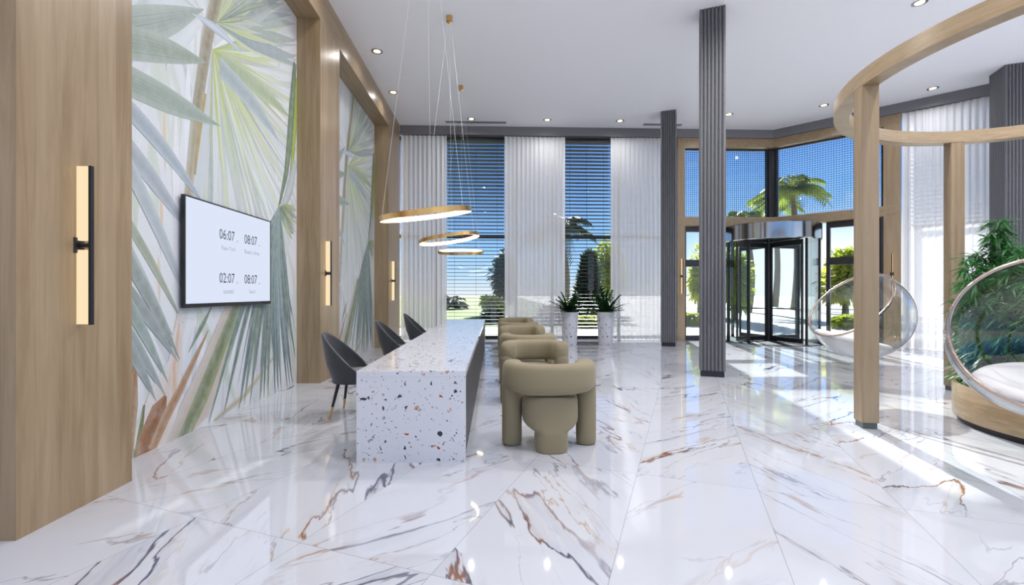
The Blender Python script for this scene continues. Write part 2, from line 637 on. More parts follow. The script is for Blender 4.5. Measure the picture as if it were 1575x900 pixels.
def window(name, F, s0, s1, posts, low_glass=True):
    root = struct(empty(name, F.p(s0, FN0, 0)))
    base = Matrix.Translation(root.location).inverted()
    bm = BM()
    F.box(bm, s0, s1, FN1, FN0, 0.03, 0.13)
    F.box(bm, s0, s1, FN1, FN0, 2.99, 3.09)
    F.box(bm, s0, s1, FN1, FN0, 5.84, 5.94)
    for p in posts:
        F.box(bm, p - 0.04, p + 0.04, FN1, FN0, 0.13, 2.99)
        F.box(bm, p - 0.04, p + 0.04, FN1, FN0, 3.09, 5.84)
    bm.transform(base)
    link('window_frame', bm, blackm, root)
    bm = BM()
    F.box(bm, s0, s1, -0.55, -0.30, 0.0, 0.03)
    bm.transform(base)
    link('window_sill', bm, whitem, root)
    for a, c in zip(posts, posts[1:]):
        for z0, z1 in ((0.13, 2.99), (3.09, 5.84)):
            bm = BM()
            F.box(bm, a + 0.04, c - 0.04, -0.455, -0.447, z0, z1)
            bm.transform(base)
            link('pane', bm, glass_m, root)
    return root


window('window_1', FB, XP - 0.3, 5.27, [-2.96, -1.75, 0.60, 1.68, 3.66, 5.23])
window('window_2', FD, 2.9, 7.4, [2.94, 5.0, 7.36])


# blinds: horizontal slats hung inside each window bay
def blind(F, s0, s1, z0, z1, label, pitch=0.105, depth=0.185):
    root = empty('venetian_blind', F.p((s0 + s1) / 2, -0.27, z0))
    base = Matrix.Translation(root.location).inverted()
    bm = BM()
    n = int((z1 - z0) / pitch)
    for i in range(n):
        z = z0 + 0.05 + i * pitch
        F.box(bm, s0, s1, -0.27 - depth / 2, -0.27 + depth / 2, z - 0.005, z + 0.005)
    bm.transform(base)
    link('slats', bm, slatm, root)
    bm = BM()
    F.box(bm, s0, s1, -0.34, -0.20, z1 - 0.03, z1 + 0.02)
    bm.transform(base)
    link('head_rail', bm, slatm, root)
    for k in (0.12, 0.5, 0.88):
        bm = BM()
        s = s0 + (s1 - s0) * k
        F.box(bm, s - 0.003, s + 0.003, -0.273, -0.267, z0, z1 - 0.03)
        bm.transform(base)
        link('ladder_cord', bm, slatm, root)
    tag(root, label, 'blind', 'dark slatted blinds in the windows')


XB = [-2.66, -1.39, 0.26, 2.01, 3.33, 5.2]
for (a, c, lb) in ((XB[0], XB[1], 'dark slatted blind behind the sheer curtain next to the oak wall'),
                   (XB[1], XB[2], 'wide dark slatted blind in the uncurtained bay behind the counter end'),
                   (XB[2], XB[3], 'dark slatted blind behind the middle sheer curtain of the back wall'),
                   (XB[3], XB[4], 'narrower dark slatted blind in the bay behind the two potted ferns'),
                   (XB[4], XB[5], 'dark slatted blind behind the sheer curtain left of the rear grey column')):
    blind(FB, a + 0.01, c - 0.01, 0.14, 5.84, lb)
blind(FD, 2.95, 7.3, 3.1, 5.84, 'dark slatted blind in the upper window behind the right-hand sheer curtain')


# ------------------------------------------------------------------ oak pillars and murals on the left wall
def oak_pillar(y0, y1, label):
    bm = BM()
    box(bm, XW + 0.002, XP, y0, y1, 0.0, 5.63)
    bm.transform(Matrix.Translation((0, -(y0 + y1) / 2, 0)))
    o = link('oak_pillar', bm, wood_v)
    o.location = (0, (y0 + y1) / 2, 0)
    tag(o, label, 'pillar', 'oak pillars along the mural wall', 'thing')


oak_pillar(2.70, 3.53, 'broad oak-clad wall pillar nearest the camera, left of the palm mural and clock display')
oak_pillar(7.22, 8.10, 'oak-clad wall pillar between the two palm murals')
oak_pillar(11.78, CY - 0.02, 'narrow oak-clad wall pillar at the far end, beside the first sheer curtain')


def mural_mesh():
    """Printed palm fronds: every leaf a flat strip of colour laid on the panel, later ones on top."""
    rnd = random.Random(5)
    verts, faces, cols = [], [], []
    off = [0.0]
    W_, H_ = 3.69, 5.63

    def leaf(pts, wid, c_mid, c_edge, tip=None):
        off[0] += 0.000012
        n = len(pts)
        i0 = len(verts)
        for k, (a, z) in enumerate(pts):
            pa, pz = pts[max(k - 1, 0)]
            qa, qz = pts[min(k + 1, n - 1)]
            dx, dz = qa - pa, qz - pz
            l = math.hypot(dx, dz) or 1
            w = wid[k] if isinstance(wid, (list, tuple)) else wid
            for s in (-1, 0, 1):
                x, y = a - dz / l * w * s, z + dx / l * w * s
                verts.append((off[0], min(max(x, 0), W_), min(max(y, 0), H_)))
                t = k / (n - 1)
                c = c_mid if s == 0 else c_edge
                if tip: c = [c[q] * (1 - t) + tip[q] * t for q in range(3)]
                cols.append((*c, 1))
        for k in range(n - 1):
            for s in (0, 1):
                A = i0 + k * 3 + s
                faces.append((A, A + 3, A + 4, A + 1))

    def blade(p0, p1, w, cm, ce, bend=0.0, tip=None, n=9, w0=0.0):
        pts, wid = [], []
        dx, dz = p1[0] - p0[0], p1[1] - p0[1]
        for k in range(n):
            t = k / (n - 1)
            pts.append((p0[0] + dx * t - dz * bend * math.sin(PI * t), p0[1] + dz * t + dx * bend * math.sin(PI * t)))
            wid.append(max(0.002, w * (w0 + (1 - w0) * min(1, t * 3.0)) * (1 - max(0, (t - 0.35) / 0.65) ** 1.6)))
        leaf(pts, wid, cm, ce, tip)

    def quad(a0, a1, z0, z1, c):
        off[0] += 0.000012
        i = len(verts)
        for a, z in ((a0, z0), (a1, z0), (a1, z1), (a0, z1)):
            verts.append((off[0], a, z)); cols.append((*c, 1))
        faces.append((i, i + 1, i + 2, i + 3))

    def jit(c, s=0.12):
        f = 1 + rnd.uniform(-s, s)
        return [min(1, x * f * (1 + rnd.uniform(-s / 3, s / 3))) for x in c]

    white = (0.70, 0.725, 0.76)
    pale = (0.56, 0.60, 0.64)
    grey = (0.36, 0.42, 0.43)
    sage = (0.27, 0.345, 0.29)
    sage_l = (0.45, 0.51, 0.45)
    lime = (0.47, 0.54, 0.13)
    lime_l = (0.53, 0.60, 0.32)
    blueg = (0.22, 0.31, 0.335)
    slate = (0.105, 0.155, 0.175)
    beige = (0.66, 0.55, 0.44)
    tan = (0.42, 0.30, 0.17)
    rust = (0.25, 0.105, 0.04)
    quad(0, W_, 0, H_, white)
    # soft background streaks
    for i in range(120):
        a = rnd.uniform(0, W_); z = rnd.uniform(0.3, H_)
        L = rnd.uniform(0.6, 1.8); an = rnd.uniform(-2.0, -1.0)
        c = jit(rnd.choice([pale, white, (0.60, 0.63, 0.67), (0.64, 0.66, 0.65), (0.58, 0.64, 0.58)]), 0.06)
        blade((a, z), (a + L * math.cos(an), z + L * math.sin(an)), rnd.uniform(0.03, 0.11), c, [x * 1.05 for x in c])
    for a, z0, z1 in ((0.86, 3.95, 3.45), (0.84, 3.15, 2.5), (0.80, 2.3, 1.9), (0.77, 1.75, 1.3), (0.98, 1.15, 0.5)):
        blade((a, z0), (a + 0.02, z1), 0.04, (0.68, 0.52, 0.34), white)

    def fan(h, a0, a1, n, l0, l1, w, cols_, droop=0.0, seed=0):
        r2 = random.Random(seed)
        for i in range(n):
            t = (i + r2.uniform(-0.3, 0.3)) / (n - 1)
            an = R(a0 + (a1 - a0) * t)
            L = r2.uniform(l0, l1)
            c = jit(cols_[r2.randrange(len(cols_))], 0.16)
            e = jit(cols_[r2.randrange(len(cols_))], 0.12)
            p1 = (h[0] + L * math.cos(an), h[1] + L * math.sin(an) - droop * L * abs(math.cos(an)))
            blade(h, p1, w * r2.uniform(0.7, 1.25), c, e, r2.uniform(-0.03, 0.03), tip=[0.55 * x + 0.45 * y for x, y in zip(e, white)], n=12, w0=0.12)

    def broad(p0, p1, w, c, e, bend):
        n = 16
        pts, wid = [], []
        dx, dz = p1[0] - p0[0], p1[1] - p0[1]
        for k in range(n):
            t = k / (n - 1)
            pts.append((p0[0] + dx * t - dz * bend * math.sin(PI * t), p0[1] + dz * t + dx * bend * math.sin(PI * t)))
            wid.append(max(0.003, w * (1 - max(0, (t - 0.42) / 0.58) ** 1.7)))
        leaf(pts, wid, [x * 0.92 for x in c], e)
        for q in (-0.5, 0.0, 0.45):
            l2 = [(p[0] - q * 0.3 * v, p[1] + q * v) for p, v in zip(pts, wid)]
            leaf(l2, [0.10 * v for v in wid], [x * (0.80 if q == 0 else 0.9) for x in c], [x * 0.96 for x in e])

    # stem behind the upper fan
    leaf([(1.10, 1.6), (1.20, 2.5), (1.32, 3.33), (1.48, 4.12), (1.66, 4.7), (1.95, 5.63)], [0.05, 0.065, 0.075, 0.085, 0.085, 0.08], (0.36, 0.31, 0.20), (0.50, 0.48, 0.42))
    hub = (1.58, 4.03)
    fan(hub, -100, 44, 40, 2.3, 3.3, 0.085, [pale, sage_l, (0.50, 0.57, 0.56), white, white], 0.0, 1)
    fan(hub, -96, 36, 40, 1.7, 3.1, 0.055, [lime_l, sage_l, grey, pale, lime_l, white], 0.0, 2)
    fan(hub, -94, 32, 30, 1.3, 2.6, 0.026, [lime, lime_l, sage, grey, white], 0.0, 3)
    fan(hub, -92, 30, 14, 0.7, 1.6, 0.018, [lime, (0.42, 0.47, 0.08)], 0.0, 6)
    hub_u = (1.64, 4.36)
    fan(hub_u, 12, 84, 26, 1.4, 2.4, 0.075, [sage, blueg, grey, lime_l, sage_l], 0.0, 4)
    fan(hub_u, 20, 80, 14, 0.9, 1.9, 0.03, [lime, slate, sage, lime_l], 0.0, 5)
    broad((1.75, 3.98), (3.5, 4.0), 0.11, (0.36, 0.44, 0.28), (0.46, 0.53, 0.36), 0.03)
    broad((1.70, 3.90), (3.1, 3.55), 0.12, (0.34, 0.42, 0.45), (0.45, 0.52, 0.54), 0.04)
    leaf([(1.32, 3.3), (1.46, 3.95), (1.58, 4.4), (1.72, 4.85), (1.97, 5.63)], [0.07, 0.075, 0.07, 0.07, 0.07], (0.25, 0.215, 0.12), (0.37, 0.34, 0.27))
    leaf([(1.28, 2.6), (1.34, 3.0), (1.44, 3.5)], [0.012, 0.03, 0.03], (0.38, 0.28, 0.10), (0.45, 0.38, 0.2))
    # pale spread and three broad sage blades upper left
    fan((1.42, 4.30), 150, 235, 16, 0.8, 1.4, 0.07, [white, pale, (0.60, 0.63, 0.68)], 0.0, 8)
    broad((-0.05, 3.30), (1.42, 4.37), 0.15, (0.31, 0.375, 0.33), (0.41, 0.47, 0.44), -0.02)
    broad((-0.05, 3.26), (1.47, 3.83), 0.135, (0.28, 0.345, 0.28), (0.37, 0.43, 0.38), 0.03)
    broad((-0.05, 3.14), (1.71, 3.25), 0.13, (0.28, 0.35, 0.30), (0.38, 0.45, 0.40), 0.0)
    # long blue-grey blades lower left
    broad((-0.05, 3.12), (1.45, 2.30), 0.085, (0.32, 0.39, 0.45), (0.47, 0.53, 0.59), 0.05)
    broad((-0.05, 2.90), (1.25, 1.95), 0.09, (0.33, 0.38, 0.43), (0.47, 0.52, 0.57), 0.03)
    broad((0.1, 2.85), (1.2, 1.25), 0.075, (0.38, 0.43, 0.47), (0.52, 0.57, 0.61), 0.03)
    broad((0.1, 2.35), (1.1, 1.10), 0.045, (0.27, 0.33, 0.23), (0.42, 0.47, 0.38), 0.02)
    broad((0.1, 2.2), (0.95, 1.0), 0.06, (0.34, 0.40, 0.41), (0.48, 0.53, 0.55), 0.0)
    # small white-blue spike over the fan
    blade((1.23, 4.21), (2.16, 4.28), 0.05, (0.60, 0.66, 0.76), (0.42, 0.48, 0.57), 0.05)
    # second hub low right: pale stem, heavy drooping skirt
    h2 = (3.10, 2.60)
    leaf([(3.62, 4.9), (3.52, 4.2), (3.45, 3.7), (3.33, 3.15), h2], [0.05, 0.09, 0.09, 0.06, 0.02], (0.20, 0.27, 0.12), slate)
    leaf([(3.68, 4.7), (3.62, 3.9), (3.50, 3.2), (3.38, 2.9)], [0.03, 0.06, 0.05, 0.02], (0.38, 0.48, 0.05), (0.2, 0.3, 0.06))
    leaf([(3.66, 3.4), (3.45, 2.95), (3.28, 2.68), h2], [0.09, 0.1, 0.07, 0.02], (0.52, 0.56, 0.60), grey)
    fan(h2, 12, -48, 22, 0.35, 0.65, 0.05, [(0.05, 0.11, 0.03), (0.16, 0.25, 0.04), slate, (0.30, 0.36, 0.05)], 0.0, 11)
    # trunk base: pale mottled bases, husk, stalk
    leaf([(0.70, 0.0), (0.85, 0.45), (1.0, 0.75), (1.05, 1.2)], [0.3, 0.2, 0.10, 0.03], (0.62, 0.53, 0.48), (0.68, 0.66, 0.66))
    leaf([(0.98, 0.40), (0.97, 0.68), (1.04, 1.1)], [0.05, 0.035, 0.02], (0.60, 0.40, 0.28), (0.68, 0.58, 0.50))
    leaf([(0.42, 0.0), (0.47, 0.45), (0.5, 0.8)], [0.05, 0.06, 0.02], (0.30, 0.14, 0.06), tan)
    leaf([(0.52, 0.0), (0.56, 0.22), (0.60, 0.42)], [0.04, 0.03, 0.01], (0.12, 0.16, 0.05), (0.24, 0.28, 0.12))
    leaf([(1.05, -0.15), (1.30, 0.22), (1.55, 0.55), (1.80, 0.92), (2.0, 1.22), (2.3, 1.7)], [0.24, 0.235, 0.215, 0.19, 0.17, 0.12], (0.44, 0.40, 0.33), (0.60, 0.53, 0.49))
    leaf([(1.10, -0.1), (1.33, 0.25), (1.62, 0.65), (1.87, 1.0), (2.02, 1.22), (2.3, 1.7)], [0.10, 0.10, 0.095, 0.085, 0.075, 0.05], (0.15, 0.185, 0.09), (0.30, 0.33, 0.20))
    leaf([(1.22, -0.1), (1.45, 0.26), (1.72, 0.66), (2.1, 1.22)], [0.02, 0.025, 0.025, 0.02], (0.30, 0.33, 0.12), (0.24, 0.28, 0.14))
    leaf([(0.62, -0.1), (0.66, 0.12), (0.78, 0.34), (0.86, 0.44)], [0.12, 0.13, 0.10, 0.02], rust, (0.36, 0.19, 0.10))
    leaf([(0.70, 0.0), (0.86, 0.24), (1.06, 0.46), (1.34, 0.80), (1.5, 1.0)], [0.06, 0.06, 0.05, 0.025, 0.006], (0.34, 0.17, 0.07), (0.46, 0.31, 0.20))
    leaf([(1.60, -0.03), (2.16, 0.13), (2.71, 0.38), (3.1, 0.6)], [0.05, 0.045, 0.03, 0.01], (0.42, 0.40, 0.25), (0.58, 0.55, 0.46))
    blade((1.56, 1.25), (1.18, 0.80), 0.03, (0.14, 0.19, 0.10), sage)
    # skirt leaflets: dark narrow blades hanging from the second hub, white between their tips
    r3 = random.Random(21)
    for i in range(60):
        t = i / 59
        an = R(-128 + 52 * t + r3.uniform(-1, 1))
        L = r3.uniform(1.0, 1.7)
        c = jit(r3.choice([slate, blueg, (0.20, 0.27, 0.29), grey, sage]), 0.2)
        e = jit(r3.choice([blueg, (0.33, 0.40, 0.42), grey, slate]), 0.2)
        blade(h2, (h2[0] + L * math.cos(an), h2[1] + L * math.sin(an)), 0.055 * r3.uniform(0.6, 1.2), c, e, 0.0, n=10, w0=0.25)
    tips = [1.50, 1.76, 1.93, 2.07, 2.2, 2.33, 2.46, 2.58, 2.68, 2.79, 2.9, 2.99, 3.09, 3.18, 3.28, 3.37, 3.46, 3.56, 3.64]
    for i, tx in enumerate(tips):
        zt = r3.uniform(-0.08, 0.05) if i % 4 != 2 else r3.uniform(0.3, 0.75)
        c = jit(r3.choice([slate, slate, blueg, (0.13, 0.18, 0.14)]), 0.2)
        e = jit(r3.choice([blueg, (0.28, 0.35, 0.36), sage]), 0.15)
        m = (h2[0] + (tx - h2[0]) * 0.5, h2[1] * 0.55)
        blade((h2[0] + (tx - h2[0]) * 0.06, h2[1] - 0.15), (tx, zt), 0.062 * r3.uniform(0.85, 1.15), c, e, -0.03, n=14, w0=0.5)
        blade((h2[0] + (tx - h2[0]) * 0.06, h2[1] - 0.15), (tx, zt + 0.4), 0.012, [x * 1.6 for x in c], c, -0.03, n=14, w0=0.5)
    # sharp blades lower left
    for p0, p1 in (((0.1, 1.72), (1.03, 0.73)), ((0.2, 1.95), (1.05, 0.75)), ((0.05, 1.8), (0.89, 0.56)), ((0.05, 1.5), (0.86, 0.44)), ((0.1, 1.42), (0.74, 0.42))):
        broad(p0, p1, 0.062, jit((0.235, 0.29, 0.275)), jit((0.35, 0.415, 0.41)), 0.02)
    # left blade tails that reach past the pillar edge
    me = bpy.data.meshes.new('mural')
    me.from_pydata(verts, [], faces)
    ca = me.color_attributes.new('Col', 'FLOAT_COLOR', 'POINT')
    ca.data.foreach_set('color', [x for c in cols for x in c])
    me.materials.append(mural_m)
    return me


mural_me = mural_mesh()
for y0, lb in ((3.53, 'pale palm-leaf wall mural behind the clock display'),
               (8.10, 'pale palm-leaf wall mural of the far bay, behind the charcoal chairs')):
    o = bpy.data.objects.new('palm_mural', mural_me)
    COL.objects.link(o)
    o.location = (XW + 0.002, y0, 0)
    o.scale.y = (3.69 if y0 < 5 else 3.68) / 3.69
    tag(o, lb, 'mural', 'palm murals on the left wall')


# ------------------------------------------------------------------ curtains
def curtain(F, s0, s1, label, z0=0.015, z1=5.88, seed=1):
    r = random.Random(seed)
    root_loc = F.p((s0 + s1) / 2, -0.10, 0)
    bm = BM()
    n = int((s1 - s0) / 0.012)
    ph = [r.uniform(0, 6.28) for _ in range(4)]
    zs = [z0, 0.6, 1.6, 3.0, 4.4, z1]
    cols = []
    for i in range(n + 1):
        s = s0 + (s1 - s0) * i / n
        u = s - s0
        row = []
        for k, z in enumerate(zs):
            f = z / z1
            a = 0.020 * math.sin(2 * PI * u / 0.125 + 0.5 * math.sin(u * 3.1 + ph[0]) + 0.25 * math.sin(ph[1] + f * 3)) \
                + 0.009 * math.sin(2 * PI * u / 0.071 + ph[2]) * (1 - 0.6 * f) + 0.012 * math.sin(u * 2.3 + f * 2 + ph[3])
            row.append(bm.verts.new(F.p(s, -0.10 + a, z)))
        cols.append(row)
    for A, B_ in zip(cols, cols[1:]):
        for k in range(len(zs) - 1):
            bm.faces.new((A[k], B_[k], B_[k + 1], A[k + 1]))
    bm.transform(Matrix.Translation(root_loc).inverted())
    o = link('sheer_curtain', bm, sheer_m, None, 'all')
    o.location = root_loc
    tag(o, label, 'curtain', 'floor-length white sheer curtains')


curtain(FB, XP + 0.01, XB[1], 'white sheer curtain next to the oak wall, behind the farthest charcoal chair', seed=1)
curtain(FB, XB[2], XB[3], 'middle white sheer curtain between the two uncurtained window bays', seed=2)
curtain(FB, XB[4], 5.24, 'white sheer curtain left of the rear grey column, right of the potted ferns', seed=3)
curtain(FD, 2.865, 7.3, 'bright white sheer curtain on the angled wall behind the bamboo planter', seed=4)


# ------------------------------------------------------------------ entrance portal
DB = -0.05
b = BM()
Lprism(b, 5.28, 2.84, DB, -0.40, 5.64, 5.888)
struct(link('trim_3', b, wood_h))
b = BM()
Lprism(b, 5.28, 2.84, DB, -0.40, 3.34, 3.60)
struct(link('trim_4', b, wood_h))
for nm, F, s0, s1 in (('trim_5', FB, 5.28, 5.50), ('trim_6', FD, 2.50, 2.84)):
    b = BM()
    for z0, z1 in ((0.0, 3.34), (3.60, 5.64)):
        F.box(b, s0, s1, -0.40, DB, z0, z1)
    struct(link(nm, b, wood_v))
b = BM()
for z0, z1 in ((0.0, 5.64),):
    FD.box(b, 2.455, 2.497, -0.30, 0.0, z0, 3.335)
struct(link('trim_7', b, blackm))


def transom_window(name, F, s0, s1):
    root = struct(empty(name, F.p(s0, -0.2, 3.6)))
    base = Matrix.Translation(root.location).inverted()
    bm = BM()
    for a, c, z0, z1 in ((s0, s0 + 0.05, 3.6, 5.64), (s1 - 0.05, s1, 3.6, 5.64), (s0 + 0.05, s1 - 0.05, 3.6, 3.63), (s0 + 0.05, s1 - 0.05, 5.61, 5.64)):
        F.box(bm, a, c, -0.38, -0.28, z0 + 0.001, z1 - 0.001)
    bm.transform(base)
    link('window_frame', bm, blackm, root)
    bm = BM()
    F.box(bm, s0 + 0.05, s1 - 0.05, -0.335, -0.325, 3.63, 5.61)
    bm.transform(base)
    link('pane', bm, glass_m, root)


transom_window('window_3', FB, 5.51, 8.10)
transom_window('window_4', FD, 0.01, 2.49)
b = BM()
prism(b, [corner(-0.20), tuple(FD.p(-0.02, -0.2, 0))[:2], tuple(FD.p(0.0, -0.40, 0))[:2], corner(-0.40), (8.10, CY + 0.40), (8.08, CY + 0.2)], 3.602, 5.638)
struct(link('trim_8', b, blackm))


def mesh_screen(F, s0, s1, label):
    root = empty('mesh_screen', F.p((s0 + s1) / 2, -0.17, 3.62))
    base = Matrix.Translation(root.location).inverted()
    bm = BM()
    z = 3.64
    while z < 5.62:
        F.box(bm, s0, s1, -0.178, -0.162, z, z + 0.006)
        z += 0.062
    bm.transform(base)
    link('horizontal_wires', bm, slatm, root)
    bm = BM()
    s = s0
    while s < s1 - 0.01:
        F.box(bm, s, s + 0.006, -0.192, -0.179, 3.63, 5.62)
        s += 0.062
    bm.transform(base)
    link('vertical_wires', bm, slatm, root)
    tag(root, label, 'screen', 'mesh screens above the entrance')


mesh_screen(FB, 5.53, 8.05, 'dark square-mesh screen over the upper window left of the entrance corner post')
mesh_screen(FD, 0.07, 2.48, 'dark square-mesh screen over the upper window right of the entrance corner post')


def side_light(name, F, s0, s1):
    root = struct(empty(name, F.p(s0, -0.2, 0)))
    base = Matrix.Translation(root.location).inverted()
    bm = BM()
    n0, n1 = -0.32, -0.20
    F.box(bm, s0, s0 + 0.09, n0, n1, 0, 3.33)
    F.box(bm, s1 - 0.12, s1, n0, n1, 0, 3.33)
    for z0, z1 in ((0.0, 0.14), (2.16, 2.36), (3.18, 3.33)):
        F.box(bm, s0 + 0.09, s1 - 0.12, n0, n1, z0, z1)
    bm.transform(base)
    link('door_frame', bm, blackm, root)
    bm = BM()
    F.box(bm, s0 + 0.09, s1 - 0.12, -0.262, -0.252, 0.14, 2.16)
    F.box(bm, s0 + 0.09, s1 - 0.12, -0.262, -0.252, 2.36, 3.18)
    bm.transform(base)
    link('pane', bm, glass_m, root)
    bm = BM()
    F.box(bm, s0 + 0.09, s1 - 0.12, -0.245, -0.225, 0.93, 0.95)
    bm.transform(base)
    link('push_bar', bm, blackm, root)


side_light('door_1', FB, 5.505, 6.72)
side_light('door_2', FD, 1.26, 2.45)

# revolving door
DCX, DCY = 7.90, 13.08
DR = 1.30
door = empty('revolving_door', (DCX, DCY, 0))
b = BM()
lathe(b, [(DR - 0.02, 2.84), (DR, 2.86), (DR, 3.27), (DR - 0.02, 3.29)], 96)
link('canopy', b, chrome, door, True)
b = BM()
lathe(b, [(0.0, 2.842), (1.28, 2.842)], 72)
link('canopy_soffit', b, blackm, door)
b = BM()
lathe(b, [(0.0, 3.288), (1.28, 3.288)], 72)
link('canopy_lid', b, blackm, door)
b = BM()
lathe(b, [(1.36, 0.0), (1.36, 0.018), (0.0, 0.02)], 72)
link('floor_mat', b, plain('door_mat', (0.012, 0.012, 0.016), 0.7, vary=0.3, scale=80), door)
b = BM()
lathe(b, [(0.075, 0.02), (0.075, 2.838)], 24)
link('centre_shaft', b, blackm, door, True)
WA0 = -76
for k in range(4):
    a = R(WA0 + 90 * k)
    M = Matrix.Rotation(a, 4, 'Z')
    b = BM()
    box(b, 0.06, 1.12, -0.022, 0.022, 0.03, 0.16, M)
    box(b, 0.06, 1.12, -0.022, 0.022, 2.69, 2.83, M)
    box(b, 1.08, 1.12, -0.025, 0.025, 0.16, 2.69, M)
    box(b, 0.06, 0.12, -0.025, 0.025, 0.16, 2.69, M)
    w = link('door_wing', b, blackm, door)
    b = BM()
    box(b, 0.12, 1.08, -0.005, 0.005, 0.16, 2.69, M)
    link('pane', b, glass_m, w)
    b = BM()
    box(b, 0.12, 1.08, -0.03, -0.014, 0.93, 0.95, M)
    link('push_bar', b, blackm, w)
for a0, a1 in ((-76, -43), (-30, 22), (112, 166), (184, 216)):
    b = BM()
    n = 24
    for r0, r1, z0, z1 in ((1.225, 1.24, 0.02, 2.838),):
        ring = []
        for i in range(n + 1):
            t = R(a0 + (a1 - a0) * i / n)
            ring.append([b.verts.new((r * math.cos(t), r * math.sin(t), z)) for r, z in ((r0, z0), (r1, z0), (r1, z1), (r0, z1))])
        for A, B_ in zip(ring, ring[1:]):
            for i in range(4):
                b.faces.new((A[i], B_[i], B_[(i + 1) % 4], A[(i + 1) % 4]))
        b.faces.new(ring[0]); b.faces.new(ring[-1])
    g = link('curved_glass', b, drum_g, door, True)
    b = BM()
    for t in (a0, a1):
        M = Matrix.Rotation(R(t), 4, 'Z')
        wd = 0.018 if t == -76 else 0.035
        box(b, 1.205, 1.262, -wd, wd, 0.02, 2.838, M)
    link('edge_post', b, blackm, g)
tag(door, 'glass revolving door with chrome canopy in the corner entrance', 'door')


# ------------------------------------------------------------------ grey ribbed columns
def ribbed_poly(w, ribs, depth):
    pts = []
    h = w / 2
    for side in range(4):
        a = side * PI / 2
        for i in range(ribs):
            for q in (0, 1, 2, 3, 4):
                t = (i + q / 5) / ribs
                bump = depth * abs(math.sin(PI * (q / 5)))
                x, y = -h + w * t, -h - bump + depth
                pts.append((x * math.cos(a) - y * math.sin(a), x * math.sin(a) + y * math.cos(a)))
    return pts


def column(x, y, w, label, ribs=7, rot=-TILE_A):
    root = empty('ribbed_column', (x, y, 0), rot)
    bm = BM()
    prism(bm, ribbed_poly(w, ribs, w / ribs * 0.55), 0.10, CEIL - 0.001)
    link('shaft', bm, ribm, root)
    bm = BM()
    k = w / 2 - 0.02
    box(bm, -k, k, -k, k, 0, 0.10)
    link('plinth', bm, blackp, root)
    tag(root, label, 'column', 'grey ribbed columns', 'thing')


column(3.67, 7.70, 0.40, 'tall grey ribbed column in front of the revolving door, nearest the middle of the floor')
column(4.56, 12.0, 0.39, 'grey ribbed column standing against the end of the back wall sheer curtains')
column(10.93, 9.35, 0.56, 'thick grey ribbed column behind the bamboo at the right edge', 10)


# ------------------------------------------------------------------ wall screen
tv = empty('clock_display', (XW + 0.03, 5.415, 1.80))
b = BM()
box(b, 0.0, 0.03, -0.855, 0.855, -0.55, 0.55)
box(b, -0.025, 0.0, -0.4, 0.4, -0.3, 0.3)
link('case', b, blackm, tv)
b = BM()
box(b, 0.03, 0.036, -0.855, 0.855, -0.55, -0.51)
box(b, 0.03, 0.036, -0.855, 0.855, 0.535, 0.55)
box(b, 0.03, 0.036, -0.855, -0.838, -0.51, 0.535)
box(b, 0.03, 0.036, 0.838, 0.855, -0.51, 0.535)
link('bezel', b, blackm, tv)
b = BM()
box(b, 0.0301, 0.033, -0.838, 0.838, -0.51, 0.535)
link('display', b, screenm, tv)


def text_part(name, body, y, z, size, mat, parent, align='CENTER', x=0.0342, sx=1.0):
    cu = bpy.data.curves.new(name, 'FONT')
    cu.body = body
    cu.size = size
    cu.align_x = align
    cu.align_y = 'CENTER'
    cu.resolution_u = 3
    o = bpy.data.objects.new(name + '_curve', cu)
    COL.objects.link(o)
    dg = bpy.context.evaluated_depsgraph_get()
    me = bpy.data.meshes.new_from_object(o.evaluated_get(dg))
    bpy.data.objects.remove(o)
    bpy.data.curves.remove(cu)
    me.transform(Matrix.Diagonal((sx, 1, 1, 1)))
    # lettering plane: reads along +Y, up +Z, facing +X
    me.transform(Matrix(((0, 0, 1, 0), (1, 0, 0, 0), (0, 1, 0, 0), (0, 0, 0, 1))))
    me.materials.clear()
    me.materials.append(mat)
    t = bpy.data.objects.new(name, me)
    COL.objects.link(t)
    t.parent = parent
    t.location = (x, y, z)
    return t


for (yy, zz, tm, city, ap) in ((-0.115, 0.235, '06:07', 'New York', 'PM'), (0.385, 0.235, '08:07', 'Buenos Aires', 'PM'),
                               (-0.115, -0.245, '02:07', 'Istanbul', 'AM'), (0.385, -0.245, '08:07', 'Seoul', 'AM')):
    t = text_part('clock_time', tm, yy - 0.03, zz, 0.155, ink, tv, sx=0.86)
    text_part('half_day_mark', ap, yy + 0.175, zz - 0.045, 0.034, ink2, tv)
    text_part('city_name', city, yy, zz - 0.145, 0.072, ink2, tv, sx=0.9)
tag(tv, 'black framed display panel showing world clock times on the palm mural', 'screen')


# ------------------------------------------------------------------ wall sconces
def sconce_build(name='wall_sconce'):
    root = empty(name)
    bm = BM()
    box(bm, 0.072, 0.090, -0.0125, 0.0125, -0.515, 0.515, None, 0.002)
    link('bar', bm, blackm, root)
    for z0, z1 in ((-0.510, -0.03), (0.03, 0.510)):
        bm = BM()
        box(bm, 0.002, 0.0715, -0.016, 0.016, z0, z1)
        link('light_diffuser', bm, led, root)
    bm = BM()
    box(bm, 0.001, 0.010, -0.035, 0.035, -0.05, 0.05, None, 0.003)
    M = Matrix.Translation((0.0, 0, 0)) @ Matrix.Rotation(PI / 2, 4, 'Y')
    lathe(bm, [(0.016, 0.01), (0.016, 0.072)], 16)
    bmesh.ops.transform(bm, matrix=M, verts=[v for v in bm.verts if v.index == -1 and abs(v.co.z) <= 0.0721 and math.hypot(v.co.x, v.co.y) < 0.0165 and abs(math.hypot(v.co.x, v.co.y) - 0.016) < 1e-4])
    link('bracket', bm, blackm, root)
    return root


